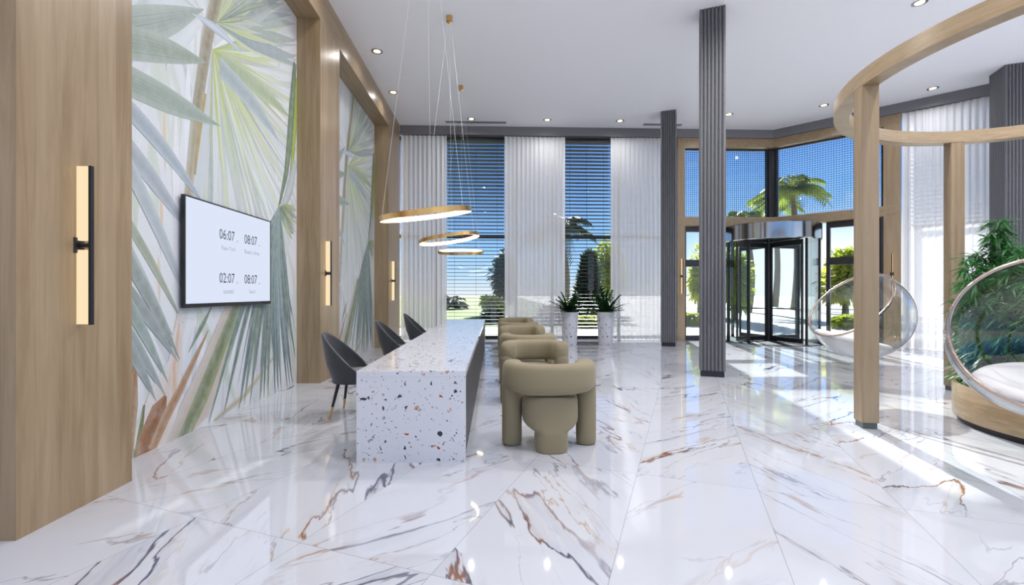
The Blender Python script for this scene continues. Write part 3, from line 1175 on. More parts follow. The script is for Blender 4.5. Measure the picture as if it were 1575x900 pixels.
sc0 = sconce_build()
scs = [(3.089, 'vertical black bar sconce with warm glow on the oak pillar nearest the camera'),
       (7.46, 'vertical black bar sconce on the oak pillar between the two palm murals'),
       (11.81 + 0.35, 'vertical black bar sconce on the narrow far oak pillar beside the curtain')]
for i, (y, lb) in enumerate(scs):
    o = sc0 if i == 0 else dup(sc0)
    o.location = (XP, y, 1.705)
    tag(o, lb, 'wall lamp', 'bar wall sconces')
o = dup(sc0, FD.p(2.67, DB, 1.87), R(-135))
tag(o, 'vertical bar sconce on the oak upright right of the revolving door', 'wall lamp', 'bar wall sconces')
o = dup(sc0, FB.p(5.40, DB, 1.87), R(-90))
tag(o, 'vertical bar sconce on the oak upright left of the entrance, beside the rear grey column', 'wall lamp', 'bar wall sconces')

# ------------------------------------------------------------------ terrazzo counter
X0, X1, Y0, Y1, ZT = -1.137, -0.246, 3.82, 11.20, 0.754
ct = empty('terrazzo_counter', ((X0 + X1) / 2, (Y0 + Y1) / 2, 0))
hx, hy = (X1 - X0) / 2, (Y1 - Y0) / 2
b = BM()
box(b, -hx, hx, -hy, hy, ZT - 0.05, ZT, None, 0.002)
link('worktop', b, terr, ct)
for s in (-1, 1):
    b = BM()
    y_in, y_out = s * (hy - 0.05), s * hy
    box(b, -hx, hx, min(y_in, y_out), max(y_in, y_out), 0, ZT - 0.0501)
    link('end_panel', b, terr, ct)
b = BM()
box(b, hx - 0.045, hx - 0.012, -hy + 0.051, hy - 0.051, 0, ZT - 0.051)
link('front_panel', b, greypanel, ct)['label'] = 'dark grey front panel'
tag(ct, 'long white terrazzo counter with coloured chips and dark grey front', 'counter')


# ------------------------------------------------------------------ beige armchairs
def armchair_build():
    root = empty('armchair')
    # faces +Y: the back curves round -Y
    bm = BM()
    path = []
    hw, yf = 0.338, 0.10
    n = 40
    for i in range(n + 1):
        t = i / n
        a = PI * t
        c, s = math.cos(a), math.sin(a)
        e = 2.7
        px = -hw * math.copysign(abs(c) ** (2 / e), c)
        py = yf - (yf + 0.27) * abs(s) ** (2 / e)
        path.append(Vector((px, py, 0)))
    # resample evenly
    d = [0]
    for p, q in zip(path, path[1:]): d.append(d[-1] + (q - p).length)
    N = 44
    res = []
    for i in range(N + 1):
        L = d[-1] * i / N
        k = max(j for j in range(len(d)) if d[j] <= L + 1e-9)
        k = min(k, len(path) - 2)
        f = (L - d[k]) / max(1e-9, d[k + 1] - d[k])
        res.append(path[k].lerp(path[k + 1], f))
    rings = []
    zc, hh, ht = 0.655, 0.130, 0.100
    for i, p in enumerate(res):
        t = (res[min(i + 1, N)] - res[max(i - 1, 0)]).normalized()
        u = Vector((t.y, -t.x, 0))
        L = d[-1] * i / N
        e = min(L, d[-1] - L)
        rr = 0.09
        k = 1.0 if e >= rr else math.sqrt(max(0.0, 1 - ((rr - e) / rr) ** 2))
        k = max(k, 0.06)
        sag = 0.012 * math.sin(PI * i / N)
        ring = []
        for q in range(24):
            an = 2 * PI * q / 24
            c, s = math.cos(an), math.sin(an)
            aa = (ht - 0.045 + 0.045 * k) * math.copysign(abs(c) ** (2 / 3.2), c) * (0.35 + 0.65 * k)
            bb = (hh - 0.06 + 0.06 * k) * math.copysign(abs(s) ** (2 / 3.2), s) * (0.35 + 0.65 * k)
            ring.append(p + u * aa + Vector((0, 0, zc - sag + bb)))
        rings.append(ring)
    loft(bm, rings)
    link('backrest', bm, boucle, root, 'all')
    for s in (-1, 1):
        bm = BM()
        rs = [superring(s * 0.345, 0.0, z, r, r, 2.2, 24) for z, r in ((0, 0.068), (0.008, 0.084), (0.03, 0.091), (0.10, 0.092), (0.55, 0.092), (0.60, 0.088))]
        loft(bm, rs)
        link('leg', bm, boucle, root, 'all')
    bm = BM()
    prof = [(0.13, 0.13, 0.04, 0.0), (0.143, 0.143, 0.04, 0.012), (0.146, 0.146, 0.04, 0.04), (0.146, 0.148, 0.04, 0.145), (0.149, 0.152, 0.042, 0.17),
            (0.162, 0.17, 0.05, 0.182), (0.195, 0.205, 0.06, 0.196), (0.226, 0.25, 0.075, 0.214), (0.247, 0.28, 0.085, 0.240), (0.256, 0.293, 0.09, 0.275), (0.256, 0.296, 0.09, 0.34), (0.255, 0.296, 0.09, 0.42),
            (0.248, 0.288, 0.09, 0.455), (0.225, 0.265, 0.09, 0.478), (0.16, 0.2, 0.09, 0.488)]
    rs = [superring(0, -0.30 + bq + (off - 0.04) * 0.3, z, aq, bq, 3.0, 36) for aq, bq, off, z in prof]
    loft(bm, rs)
    link('seat', bm, boucle, root, 'all')
    return root


arm0 = armchair_build()
ARM = [(4.27, 0, 'nearest beige sculptural armchair, its rounded back to the camera, right of the counter'),
       (5.87, PI, 'beige sculptural armchair directly behind the nearest one, open front facing the camera'),
       (7.06, 0, 'third beige armchair from the front along the counter, only its back roll showing'),
       (8.62, PI, 'fourth beige armchair from the front along the counter, open front facing the camera'),
       (9.85, 0, 'fifth beige armchair from the front along the counter, a thin slice of back showing'),
       (11.32, PI, 'farthest beige armchair along the counter, close to the window')]
for i, (y, rz, lb) in enumerate(ARM):
    o = arm0 if i == 0 else dup(arm0)
    o.location = (0.497, y, 0)
    o.rotation_euler = (0, 0, rz)
    tag(o, lb, 'armchair', 'beige armchairs along the counter')


# ------------------------------------------------------------------ charcoal shell chairs
def shell_chair_build():
    root = empty('shell_chair')   # faces +X
    bm = BM()
    nphi, nt = 44, 16
    grid = []
    for i in range(nphi + 1):
        phi = -118 + 236 * i / nphi
        f = max(0.0, math.cos(R(phi) * 0.76))
        top = 0.50 + 0.44 * f ** 1.25
        row = []
        for j in range(nt + 1):
            t = j / nt
            z = 0.40 + (top - 0.40) * t
            g = (z - 0.40) / 0.54
            r = 0.235 + 0.035 * min(1, g * 3) - 0.02 * max(0, g - 0.5)
            x = -r * math.cos(R(phi)) - 0.11 * g * max(0, math.cos(R(phi)) * 0.7 + 0.3)
            y = r * 1.02 * math.sin(R(phi))
            row.append(Vector((x, y, z)))
        grid.append(row)
    V = [[bm.verts.new(p) for p in row] for row in grid]
    for i in range(nphi):
        for j in range(nt):
            bm.faces.new((V[i][j], V[i + 1][j], V[i + 1][j + 1], V[i][j + 1]))
    bmesh.ops.recalc_face_normals(bm, faces=bm.faces[:])
    o = link('shell', bm, velvet, root, 'all')
    # thickness
    me = o.data
    bm = BM()
    bm.from_mesh(me)
    bmesh.ops.solidify(bm, geom=bm.faces[:], thickness=0.032)
    bm.to_mesh(me)
    bm.free()
    me.polygons.foreach_set('use_smooth', [True] * len(me.polygons))
    bm = BM()
    loft(bm, [superring(0.02, 0, z, a, a, 2.4, 32) for z, a in ((0.42, 0.16), (0.425, 0.195), (0.45, 0.205), (0.49, 0.205), (0.508, 0.195), (0.515, 0.15))])
    link('seat', bm, velvet2, root, 'all')
    bm = BM()
    loft(bm, [superring(0.0, 0, z, a, a, 2.2, 32) for z, a in ((0.372, 0.20), (0.378, 0.236), (0.399, 0.24), (0.418, 0.2))])
    link('base_ring', bm, velvet, root, True)
    for sx in (-1, 1):
        for sy in (-1, 1):
            A = Vector((sx * 0.13, sy * 0.15, 0.385))
            B = Vector((sx * 0.20, sy * 0.245, 0.0))
            K = A.lerp(B, 0.66)
            bm = BM()
            tube(bm, [A, K], [0.020, 0.0145], 12)
            lg = link('leg', bm, blackm, root, True)
            bm = BM()
            tube(bm, [K, B], [0.0146, 0.010], 12)
            t = link('leg_tip', bm, gold, lg, True)
            t['label'] = 'brass leg tip'
    return root


ch0 = shell_chair_build()
for i, (y, lb) in enumerate(((5.40, 'nearest charcoal velvet shell chair with brass leg tips, left of the counter'),
                             (7.77, 'middle charcoal shell chair tucked behind the counter'),
                             (10.12, 'farthest charcoal shell chair by the counter, before the far oak pillar'))):
    o = ch0 if i == 0 else dup(ch0)
    o.location = (-1.63, y, 0)
    tag(o, lb, 'chair', 'charcoal shell chairs behind the counter')


# ------------------------------------------------------------------ ring pendants
def pendant(y, z, tilt_x, roll, label):
    root = empty('ring_pendant', (-0.79, y, z))
    M = Matrix.Rotation(roll, 4, 'Y') @ Matrix.Rotation(tilt_x, 4, 'X')
    ro, hb = 0.52, 0.030
    bm = BM()
    lathe(bm, [(ro - 0.030, hb), (ro, hb), (ro, -hb), (ro - 0.007, -hb), (ro - 0.007, hb - 0.006), (ro - 0.030, hb - 0.006), (ro - 0.030, hb)], 96, cap=False)
    bm.transform(M)
    link('brass_band', bm, gold, root, True)
    bm = BM()
    lathe(bm, [(ro - 0.030, hb - 0.0065), (ro - 0.0072, hb - 0.0065), (ro - 0.0072, -hb + 0.001), (ro - 0.030, -hb + 0.004), (ro - 0.030, hb - 0.0065)], 96, cap=False)
    bm.transform(M)
    link('light_strip', bm, ringled, root, True)
    top = CEIL - z
    for k in range(3):
        a = R(90 + 120 * k)
        p = M @ Vector(((ro - 0.015) * math.cos(a), (ro - 0.015) * math.sin(a), hb - 0.001))
        bm = BM()
        tube(bm, [p, Vector((0.02 * math.cos(a), 0.02 * math.sin(a), top - 0.05))], 0.0013, 6)
        link('cable', bm, whitem, root)
    bm = BM()
    lathe(bm, [(0.045, top - 0.10), (0.052, top - 0.095), (0.052, top - 0.001)], 28)
    link('ceiling_cup', bm, gold, root, True)
    tag(root, label, 'pendant lamp', 'brass ring pendants above the counter')


pendant(5.29, 2.29, R(6.4), R(-7.5), 'nearest and largest-looking glowing brass ring pendant, tilted, above the counter')
pendant(7.94, 2.32, R(0.0), R(-9.0), 'middle glowing brass ring pendant above the counter, tilted up to the right')
pendant(10.60, 2.33, R(9.8), 0.0, 'farthest glowing brass ring pendant, level from left to right, above the counter')


# ------------------------------------------------------------------ ceiling downlights and vents
dl0 = empty('downlight')
b = BM()
lathe(b, [(0.068, -0.002), (0.105, -0.006), (0.110, -0.001), (0.110, 0.0)], 32, cap=False)
link('trim_ring', b, chrome, dl0, True)
b = BM()
lathe(b, [(0.0, -0.0035), (0.069, -0.0035)], 28)
link('lens', b, lampm, dl0)
ld = bpy.data.lights.new('downlight_beam', 'SPOT')
ld.energy = LAMP_W
ld.spot_size = R(168)
ld.spot_blend = 1.0
ld.shadow_soft_size = 0.05
ld.color = (1.0, 0.965, 0.94)
lo = bpy.data.objects.new('downlight_beam', ld)
COL.objects.link(lo)
lo.parent = dl0
lo.location = (0, 0, -0.10)
DL = [(-2.32, 9.14, 'recessed ceiling downlight above the oak pillar between the murals, second from the back at left'),
      (-2.41, 11.0, 'recessed ceiling downlight at the left, nearest the far oak pillar'),
      (-0.655, 12.6, 'recessed ceiling downlight beside the slim ceiling vent left of centre'),
      (1.42, 12.6, 'recessed ceiling downlight above the middle sheer curtain'),
      (3.43, 12.6, 'recessed ceiling downlight left of the rear grey column'),
      (6.19, 12.04, 'recessed ceiling downlight just right of the tall middle column'),
      (8.29, 11.37, 'recessed ceiling downlight above the revolving door, left of the ring canopy'),
      (10.13, 10.34, 'recessed ceiling downlight above the right-hand sheer curtain'),
      (6.92, 7.29, 'recessed ceiling downlight above the oak ring canopy at the top edge')]
DL_ADDED = [(-0.5, 6.7), (-2.3, 6.9), (-2.3, 5.0), (-2.3, 3.0), (-0.6, 0.5), (1.6, 6.2), (1.6, 2.2), (4.2, 6.2), (4.2, 2.2), (6.9, 5.0), (9.6, 6.6), (9.2, 3.0), (4.2, -2.5), (-0.6, -3.2), (9.5, -2.0),
      (6.6, 0.4), (1.5, -2.0)]  # extra downlights added out of view to brighten the lobby
lo.data = ld_dim = ld.copy()
ld_dim.energy = LAMP_W * 0.06
ld_mid = ld.copy()
ld_mid.energy = LAMP_W * 0.4
ld_back = ld.copy()
ld_back.energy = LAMP_W * 0.15
for i, (x, y, lb) in enumerate(DL + [(x, y, None) for x, y in DL_ADDED]):
    o = dl0 if i == 0 else dup(dl0)
    o.location = (x, y, CEIL)
    if not lb and x > -2:
        for c in o.children:
            if c.type == 'LIGHT': c.data = ld if y > 1 else ld_mid
    if lb and x > -2:
        for c in o.children:
            if c.type == 'LIGHT': c.data = ld_back
    tag(o, lb or 'recessed downlight added outside the view to brighten the lobby', 'downlight', 'recessed ceiling downlights')


def vent(x0, x1, y, label):
    root = empty('ceiling_vent', ((x0 + x1) / 2, y, CEIL))
    h = (x1 - x0) / 2
    bm = BM()
    box(bm, -h, h, -0.07, 0.07, -0.012, -0.0005)
    link('frame', bm, plain('vent_grey_%d' % int(x0 * 10 + 99), (0.42, 0.42, 0.46), 0.5), root)
    bm = BM()
    for k in range(4):
        box(bm, -h + 0.02, h - 0.02, -0.052 + k * 0.03, -0.040 + k * 0.03, -0.016, -0.0125)
    link('louvre', bm, pelm, root)
    tag(root, label, 'vent', 'slim ceiling vents')


vent(-1.38, 0.30, 12.83, 'slim grey ceiling vent above the wide window bay behind the counter')
vent(4.15, 5.25, 12.83, 'slim grey ceiling vent behind the top of the rear grey column')


# ------------------------------------------------------------------ plants
def leaf_strip(bm, p0, d, up, L, w, n=4, droop=0.25, fold=0.0):
    d = d.normalized()
    side = d.cross(up)
    if side.length < 1e-4: side = Vector((1, 0, 0))
    side.normalize()
    prev = None
    for k in range(n + 1):
        t = k / n
        c = p0 + d * (L * t) + Vector((0, 0, -droop * L * t * t))
        ww = w * math.sin(PI * min(0.97, 0.12 + 0.88 * t)) ** 0.8 if k < n else 0.0
        if k == n:
            cur = [bm.verts.new(c)]
        else:
            cur = [bm.verts.new(c - side * ww * 0.5), bm.verts.new(c + side * ww * 0.5)]
        if prev:
            if len(cur) == 2:
                bm.faces.new((prev[0], prev[1], cur[1], cur[0]))
            else:
                bm.faces.new((prev[0], prev[1], cur[0]))
        prev = cur


def pot_fern(x, y, label, plabel, seed):
    pot = empty('terrazzo_planter', (x, y, 0))
    bm = BM()
    lathe(bm, [(0.185, 0.0), (0.19, 0.005), (0.235, 0.868), (0.235, 0.876), (0.215, 0.876), (0.21, 0.83)], 44, cap=False)
    link('pot', bm, terr_pot, pot, True)
    bm = BM()
    lathe(bm, [(0.0, 0.832), (0.209, 0.83)], 32)
    link('soil', bm, soilm, pot)
    tag(pot, label, 'planter', 'tapered terrazzo planters')
    pl = empty('potted_fern', (x, y, 0.83))
    r = random.Random(seed)
    bl, bs = BM(), BM()
    for k in range(46):
        a = r.uniform(0, 2 * PI)
        el = r.uniform(0.25, 1.45)
        L = r.uniform(0.45, 0.78) * (0.8 if el < 0.6 else 1)
        d0 = Vector((math.cos(a) * math.cos(el), math.sin(a) * math.cos(el), math.sin(el)))
        base = Vector((r.uniform(-0.06, 0.06), r.uniform(-0.06, 0.06), 0.0))
        pts = []
        for i in range(9):
            t = i / 8
            pts.append(base + d0 * (L * t) + Vector((0, 0, -0.22 * L * t * t)))
        tube(bs, pts, [0.006 - 0.0005 * i for i in range(9)], 5)
        for i in range(1, 9):
            t = i / 8
            tan = (pts[i] - pts[i - 1]).normalized()
            sd = tan.cross(Vector((0, 0, 1))).normalized()
            for s in (-1, 1):
                dd = (tan * 0.75 + sd * s * 0.8 + Vector((0, 0, r.uniform(-0.1, 0.2)))).normalized()
                leaf_strip(bl, pts[i], dd, Vector((0, 0, 1)), 0.23 * (1.15 - 0.5 * t), 0.042, 3, 0.2)
    link('fronds', bl, fern_leaf, pl)
    link('stems', bs, bamboo_stem, pl)
    tag(pl, plabel, 'plant', 'potted ferns by the window')


pot_fern(2.00, 12.37, 'tapered white terrazzo planter left of the window bay, left of its twin', 'dark green bushy fern in the left terrazzo planter', 3)
pot_fern(2.97, 12.37, 'tapered white terrazzo planter at the right side of the narrow window bay', 'dark green bushy fern in the right terrazzo planter', 8)

# ------------------------------------------------------------------ oak ring canopy on posts, round planter, bubble chairs
RCX, RCY = 6.06, 4.19
RI, RO = 2.17, 2.33
RZ0, RZ1 = 3.53, 3.69
ring = empty('oak_ring_canopy', (RCX, RCY, 0))
b = BM()
rr = lathe(b, [(RI, RZ0), (RO, RZ0), (RO, RZ1), (RI, RZ1), (RI, RZ0)], 128, cap=False)
bmesh.ops.remove_doubles(b, verts=b.verts[:], dist=1e-5)
link('ring_beam', b, wood_r, ring, True)
for k in range(4):
    a = R(167.5 - 90.5 * k)
    M = Matrix.Rotation(a, 4, 'Z') @ Matrix.Translation((2.25, 0, 0))
    b = BM()
    box(b, -0.078, 0.078, -0.082, 0.082, 0.06, RZ0 - 0.0005, M, 0.003)
    p = link('post', b, wood_v, ring)
    b = BM()
    box(b, -0.066, 0.066, -0.07, 0.07, 0.0, 0.06, M)
    link('post_foot', b, footm, p)
tag(ring, 'round oak beam canopy standing on square oak posts around the bamboo planter', 'canopy', None, 'thing')

pln = empty('round_planter', (RCX, RCY, 0))
b = BM()
lathe(b, [(1.16, 0.06), (1.235, 0.06), (1.24, 0.065), (1.24, 0.405), (1.235, 0.412), (1.20, 0.412), (1.195, 0.405), (1.195, 0.34)], 110, cap=False)
link('planter_wall', b, wood_r, pln, True)
b = BM()
lathe(b, [(1.20, 0.0), (1.20, 0.06), (1.17, 0.06)], 90, cap=False)
link('plinth', b, blackp, pln, True)
b = BM()
lathe(b, [(0.0, 0.36), (0.8, 0.355), (1.196, 0.34)], 60)
link('soil', b, soilm, pln)
tag(pln, 'low round oak planter on a recessed black plinth holding bamboo', 'planter')


def bamboo(x, y, hgt, n, label, seed, spread=0.30, lmin=0.3):
    r = random.Random(seed)
    root = empty('bamboo_plant', (x, y, 0.35))
    bl, bs = BM(), BM()
    for c in range(n):
        a = r.uniform(0, 2 * PI)
        h = hgt * r.uniform(0.75, 1.0) if c else hgt
        bx = Vector((r.uniform(-0.10, 0.10), r.uniform(-0.10, 0.10), 0))
        lean = Vector((math.cos(a), math.sin(a), 0)) * r.uniform(0.0, spread) * (0.3 if c == 0 else 1)
        pts = [bx + Vector((0, 0, h * t)) + lean * t * t for t in [i / 9 for i in range(10)]]
        tube(bs, pts, [0.008 - 0.0006 * i for i in range(10)], 6)
        m = int(60 * h)
        for i in range(m):
            t = lmin * 0.2 + (1 - lmin * 0.2) * ((i + r.random()) / m)
            k = min(8, int(t * 9))
            p = pts[k].lerp(pts[k + 1], t * 9 - k)
            a2 = r.uniform(0, 2 * PI)
            out = Vector((math.cos(a2), math.sin(a2), r.uniform(-0.1, 0.5))).normalized()
            tl = r.uniform(0.08, 0.22) * (1.15 - 0.75 * t)
            q = p + out * tl
            tube(bs, [p, q], 0.0022, 3, False)
            for s in range(r.choice((3, 4, 5))):
                dd = (out * 0.8 + Vector((r.uniform(-0.8, 0.8), r.uniform(-0.8, 0.8), r.uniform(-0.75, 0.35)))).normalized()
                leaf_strip(bl, p.lerp(q, r.uniform(0.4, 1.0)), dd, Vector((r.uniform(-.4, .4), r.uniform(-.4, .4), 1)), r.uniform(0.11, 0.18), r.uniform(0.016, 0.025), 3, 0.35)
    link('leaves', bl, bamboo_leaf, root)
    link('culms', bs, bamboo_stem, root)
    tag(root, label, 'plant', 'bamboo plants in the round planter')


BL = 'bushy green bamboo plant in the round oak planter'
bp = [(5.17, 4.58, 1.3), (5.28, 4.90, 1.45), (5.16, 4.20, 1.2), (5.20, 4.75, 1.0), (5.16, 4.40, 0.9), (5.35, 4.45, 1.35), (5.45, 4.85, 1.5), (5.30, 4.05, 1.0), (5.55, 4.55, 1.5), (5.45, 3.95, 1.3), (5.55, 5.05, 1.5), (5.90, 4.80, 1.6), (5.85, 4.25, 1.55),
      (5.95, 5.15, 1.6), (6.25, 4.60, 1.6), (6.3, 5.1, 1.7), (5.6, 3.5, 1.15), (6.2, 3.9, 1.4), (6.7, 4.8, 1.6)]
for i, (x, y, h) in enumerate(bp):
    bamboo(x, y, h, 4, BL, 40 + i)
bamboo(5.62, 4.86, 1.85, 1, 'single tall thin bamboo shoot rising above the left of the bamboo bush', 90, 0.05, 3.2)
bamboo(6.45, 5.0, 2.0, 3, 'tallest bamboo plant, in front of the thick grey column at the right edge', 91, 0.2, 1.5)


def bubble_chair(cx, cy_, cz, Rb, nrm, seat_dir, label, hook):
    """A clear acrylic ball cut open along a plane whose outward normal is nrm, hung by a chain."""
    root = empty('bubble_chair', (cx, cy_, cz))
    nrm = Vector(nrm).normalized()
    rot = Vector((0, 0, 1)).rotation_difference(nrm).to_matrix().to_4x4()
    cut = R(69)
    bm = BM()
    prof = [(Rb * math.sin(cut + (PI - cut) * i / 30), Rb * math.cos(cut + (PI - cut) * i / 30)) for i in range(31)]
    prof[-1] = (0.0002, -Rb)
    lathe(bm, prof, 72, cap=False)
    inner = [(r * (1 - 0.016), z * (1 - 0.016)) for r, z in prof]
    lathe(bm, inner[::-1], 72, cap=False)
    bm.transform(rot)
    link('acrylic_shell', bm, bubble_g, root, True)
    bm = BM()
    rr_, zz_ = Rb * math.sin(cut), Rb * math.cos(cut)
    pts = [(rr_ * math.cos(2 * PI * k / 72), rr_ * math.sin(2 * PI * k / 72), zz_) for k in range(72)]
    rad = 0.015
    rings = []
    for k in range(72):
        a = 2 * PI * k / 72
        c = Vector(pts[k])
        er = Vector((math.cos(a), math.sin(a), 0))
        rings.append([c + er * rad * math.cos(q * PI / 5) + Vector((0, 0, rad * 1.2 * math.sin(q * PI / 5))) for q in range(10)])
    rings.append(rings[0])
    loft(bm, rings, False)
    bmesh.ops.remove_doubles(bm, verts=bm.verts[:], dist=1e-5)
    bm.transform(rot)
    link('rim', bm, bronze, root, 'all')
    # upholstered pad lying in the bottom of the ball, rising towards the back
    sd = Vector(seat_dir).normalized()
    q = Vector((0, 0, -1)).rotation_difference(sd).to_matrix().to_4x4()
    bm = BM()
    Ri = Rb * 0.975
    ang = R(50)
    outer = [(Ri * math.sin(ang * i / 14), -Ri * math.cos(ang * i / 14)) for i in range(15)]
    zin = -Ri * math.cos(ang)
    ed = Ri * math.sin(ang)
    top = [(ed * 0.985, zin + 0.035), (ed * 0.93, zin + 0.06), (ed * 0.80, zin + 0.055), (ed * 0.5, zin - 0.01), (ed * 0.2, zin - 0.045), (0.0002, zin - 0.05)]
    outer[0] = (0.0002, -Ri)
    lathe(bm, outer + top, 56, cap=False)
    bmesh.ops.remove_doubles(bm, verts=bm.verts[:], dist=1e-4)
    bm.transform(q)
    link('seat_cushion', bm, cushm, root, 'all')
    hk = Vector(hook) - Vector((cx, cy_, cz))
    topv = Vector((0, 0, Rb))
    if topv.normalized().dot(nrm) > math.cos(cut):       # the pole lies in the opening: hang from the rim's highest point
        side = Vector((0, 0, 1)) - nrm * nrm.z
        topv = nrm * zz_ + side.normalized() * rr_
    bm = BM()
    tube(bm, [topv, hk - Vector((0, 0, 0.05))], 0.011, 10)
    link('hanging_chain', bm, chrome, root, True)
    bm = BM()
    lathe(bm, [(0.0002, -0.012), (0.05, -0.012), (0.055, 0.006), (0.02, 0.02), (0.0002, 0.02)], 24, cap=False)
    bm.transform(Matrix.Translation(topv))
    link('shell_clamp', bm, chrome, root, True)
    bm = BM()
    lathe(bm, [(0.0002, -0.05), (0.03, -0.05), (0.07, -0.001), (0.0002, -0.001)], 28, cap=False)
    bm.transform(Matrix.Translation(hk))
    link('hanging_hook', bm, plain('copper_%d' % int(cx * 10), (0.75, 0.32, 0.13), 0.25, 1.0), root, True)
    tag(root, label, 'hanging chair', 'hanging bubble chairs')


YW = R(2.057)


def cam2w(r, f, u):     # directions named as seen from the lobby door side: right, forward, up
    return Vector((r * math.cos(YW) + f * math.sin(YW), f * math.cos(YW) - r * math.sin(YW), u))


bubble_chair(4.99, 6.15, 1.09, 0.60, cam2w(-0.74, -0.10, 0.66), cam2w(-0.22, 0.1, -1.0),
             'clear hanging bubble chair with white cushion behind the front oak post', (4.99, 6.15, RZ0))
bubble_chair(4.06, 3.20, 1.06, 0.60, cam2w(-0.70, -0.66, 0.28), cam2w(0.15, 0.15, -1.0),
             'clear hanging bubble chair with bronze rim cut off by the right edge, nearest the camera', (4.06, 3.20, RZ0))


# ------------------------------------------------------------------ outdoors
b = BM()
box(b, -90, 110, CY + 0.56, CY + 160, -0.30, -0.02)
struct(link('ground', b, pave_m))
b = BM()
box(b, -90, 6, 19.0, 160, -0.02, 0.02)
struct(link('lawn', b, grass_m))


def cloud_of_leaves(bm, c, rx, ry, rz, n, L, w, r, droop=0.4):
    for i in range(n):
        while True:
            p = Vector((r.uniform(-1, 1), r.uniform(-1, 1), r.uniform(-1, 1)))
            if 0.25 < p.length < 1: break
        q = Vector(c) + Vector((p.x * rx, p.y * ry, p.z * rz))
        d = (p + Vector((r.uniform(-.5, .5), r.uniform(-.5, .5), r.uniform(-.3, .6)))).normalized()
        leaf_strip(bm, q, d, Vector((r.uniform(-1, 1), r.uniform(-1, 1), 1)), L * r.uniform(0.7, 1.3), w * r.uniform(0.7, 1.3), 2, droop)


def palm(x, y, h, cr, label, seed, mat=palm_leaf, nf=26):
    r = random.Random(seed)
    root = empty('palm_tree', (x, y, 0.02))
    bm = BM()
    tube(bm, [(0.25 * math.sin(i * 0.5), 0, h * i / 8) for i in range(9)], [0.30 - 0.015 * i for i in range(9)], 12)
    link('trunk', bm, trunk_m, root, True)
    bm = BM()
    top = Vector((0.25 * math.sin(4), 0, h))
    for k in range(nf):
        a = 2 * PI * k / nf + r.uniform(-0.15, 0.15)
        el = r.uniform(-0.2, 1.2)
        L = cr * r.uniform(0.85, 1.1)
        d0 = Vector((math.cos(a) * math.cos(el), math.sin(a) * math.cos(el), math.sin(el)))
        pts = [top + d0 * (L * t) + Vector((0, 0, -0.62 * L * t * t)) for t in [i / 10 for i in range(11)]]
        for i in range(1, 11):
            t = i / 10
            tan = (pts[i] - pts[i - 1]).normalized()
            sd = tan.cross(Vector((0, 0, 1)))
            if sd.length < 1e-3: continue
            sd.normalize()
            for s in (-1, 1):
                for q in (0, 0.5):
                    leaf_strip(bm, pts[i - 1].lerp(pts[i], q), (tan * 0.6 + sd * s * 0.9 + Vector((0, 0, -0.25))).normalized(), Vector((0, 0, 1)), cr * 0.34 * (1.1 - 0.5 * t), cr * 0.045, 2, 0.4)
    link('fronds', bm, mat, root)
    tag(root, label, 'tree', 'trees outside the windows')


def tree(name, x, y, z0, h, rx, mat, label, seed, shape='round', n=2600, L=0.45, trunk=True):
    r = random.Random(seed)
    root = empty(name, (x, y, 0.02))
    bm = BM()
    if shape == 'cone':
        for k in range(14):
            t = k / 13
            cloud_of_leaves(bm, (0, 0, z0 + (h - z0) * t), rx * (1 - t * 0.85) + 0.1, rx * (1 - t * 0.85) + 0.1, (h - z0) / 14, n // 14, L, L * 0.4, r, -0.3)
    else:
        for k in range(9):
            a = r.uniform(0, 2 * PI)
            q = r.uniform(0, 0.6)
            zz = z0 + (h - z0) * r.uniform(0.3, 0.75)
            cloud_of_leaves(bm, (rx * q * math.cos(a), rx * q * math.sin(a), zz), rx * 0.55, rx * 0.55, (h - z0) * 0.28, n // 9, L, L * 0.45, r)
    link('foliage', bm, mat, root)
    if trunk:
        bm = BM()
        tube(bm, [(0, 0, 0), (0.05, 0, z0 + (h - z0) * 0.5)], [0.16, 0.09], 10)
        link('trunk', bm, trunk_m, root, True)
    tag(root, label, 'tree', 'trees outside the windows')


def at(u, d):
    xc = (u - 787.5) / 710.0 * d
    return (xc * math.cos(YW) + d * math.sin(YW), d * math.cos(YW) - xc * math.sin(YW))


def hz(v, d):
    return 1.4 + (450 - v) / 710.0 * d


def P(u, v, d, cr, label, seed, mat=palm_leaf):
    x, y = at(u, d)
    palm(x, y, hz(v, d), cr, label, seed, mat)


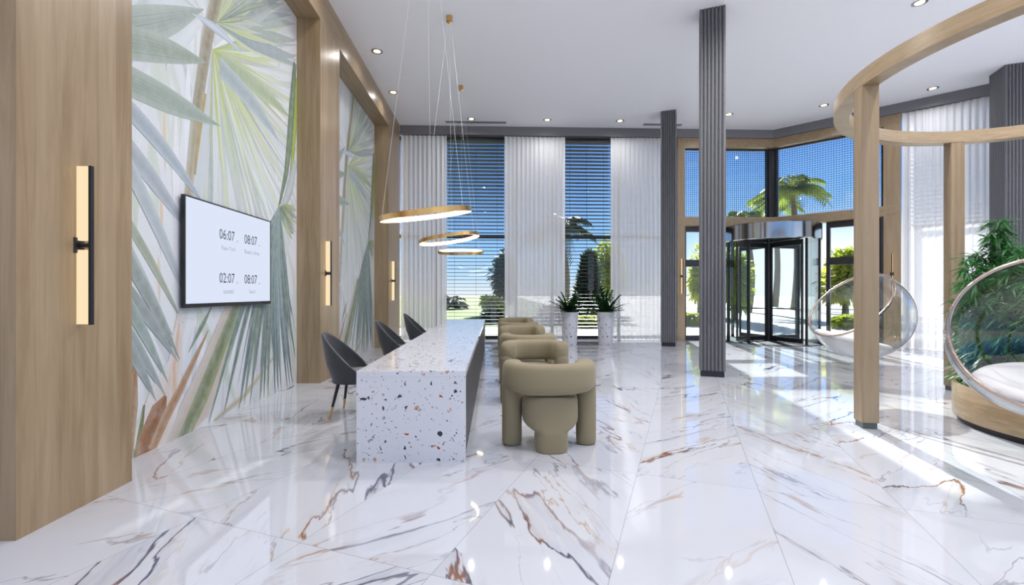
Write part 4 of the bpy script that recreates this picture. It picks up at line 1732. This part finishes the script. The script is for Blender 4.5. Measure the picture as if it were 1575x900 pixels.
P(866, 352, 34, 3.0, 'dark drooping palm outside, left of the cypress behind the left potted fern', 1, dark_leaf)
P(700, 466, 38, 1.7, 'low dark palm outside behind the far end of the counter', 2, dark_leaf)
P(1222, 292, 36, 3.0, 'tall yellow-green palm outside above the revolving door', 3)
P(1192, 308, 44, 2.7, 'shorter palm outside, left of the tallest one above the revolving door', 4)
P(1150, 340, 33, 2.3, 'palm outside whose crown shows low in the upper entrance window beside the tall column', 5)
for u, d, z0, v, rx, mat, nm, lb, sd, shp, n in (
        (906, 26, 0.3, 398, 0.85, dark_leaf, 'cypress_tree', 'tall dark cypress outside between the two potted ferns', 11, 'cone', 3600),
        (942, 30, 0.5, 360, 1.15, lime_leaf, 'broadleaf_tree', 'yellow-green tree outside behind the right potted fern', 12, 'round', 2600),
        (776, 30, 0.3, 385, 1.0, dark_leaf, 'broadleaf_tree', 'dark tree outside at the right edge of the wide window bay', 13, 'round', 2400),
        (757, 27, 0.2, 458, 0.7, lime_leaf, 'garden_shrub', 'low bushy shrub outside the wide window bay, right of the counter end', 14, 'round', 1500),
        (872, 29, 0.1, 468, 0.9, lime_leaf, 'garden_shrub', 'low shrub outside behind the left potted fern', 15, 'round', 1500),
        (932, 24, 0.1, 478, 0.8, lime_leaf, 'garden_shrub', 'low shrub outside behind the right potted fern', 16, 'round', 1500),
        (855, 21, 0.0, 474, 0.75, dark_leaf, 'garden_shrub', 'dark olive shrub outside behind the left terrazzo planter', 31, 'round', 1800),
        (902, 19, 0.0, 490, 0.8, lime_leaf, 'garden_shrub', 'low sunny shrub outside at the foot of the dark cypress', 32, 'round', 1800),
        (764, 21, 0.0, 478, 0.6, dark_leaf, 'garden_shrub', 'low dark shrub outside the wide window bay, beyond the counter end', 33, 'round', 1600),
        (1058, 20, 0.1, 487, 0.55, lime_leaf, 'garden_shrub', 'rounded bright yellow-green shrub outside the left entrance side light', 17, 'round', 1500),
        (1076, 29, 0.4, 378, 0.9, lime_leaf, 'broadleaf_tree', 'slim yellow-green tree outside the left entrance side light', 18, 'round', 2200),
        (1130, 23, 0.3, 368, 1.0, lime_leaf, 'broadleaf_tree', 'yellow-green tree outside the left wing of the revolving door', 19, 'round', 2400),
        (1300, 22, 0.6, 380, 1.0, lime_leaf, 'broadleaf_tree', 'yellow-green tree outside the right entrance side light', 21, 'round', 2400),
        (1305, 18, 0.0, 490, 0.8, lime_leaf, 'garden_shrub', 'leafy shrub outside the right entrance side light behind the bubble chair', 22, 'round', 1600)):
    x, y = at(u, d)
    tree(nm, x, y, z0, hz(v, d), rx, mat, lb, sd, shp, n, 0.32, nm != 'garden_shrub')
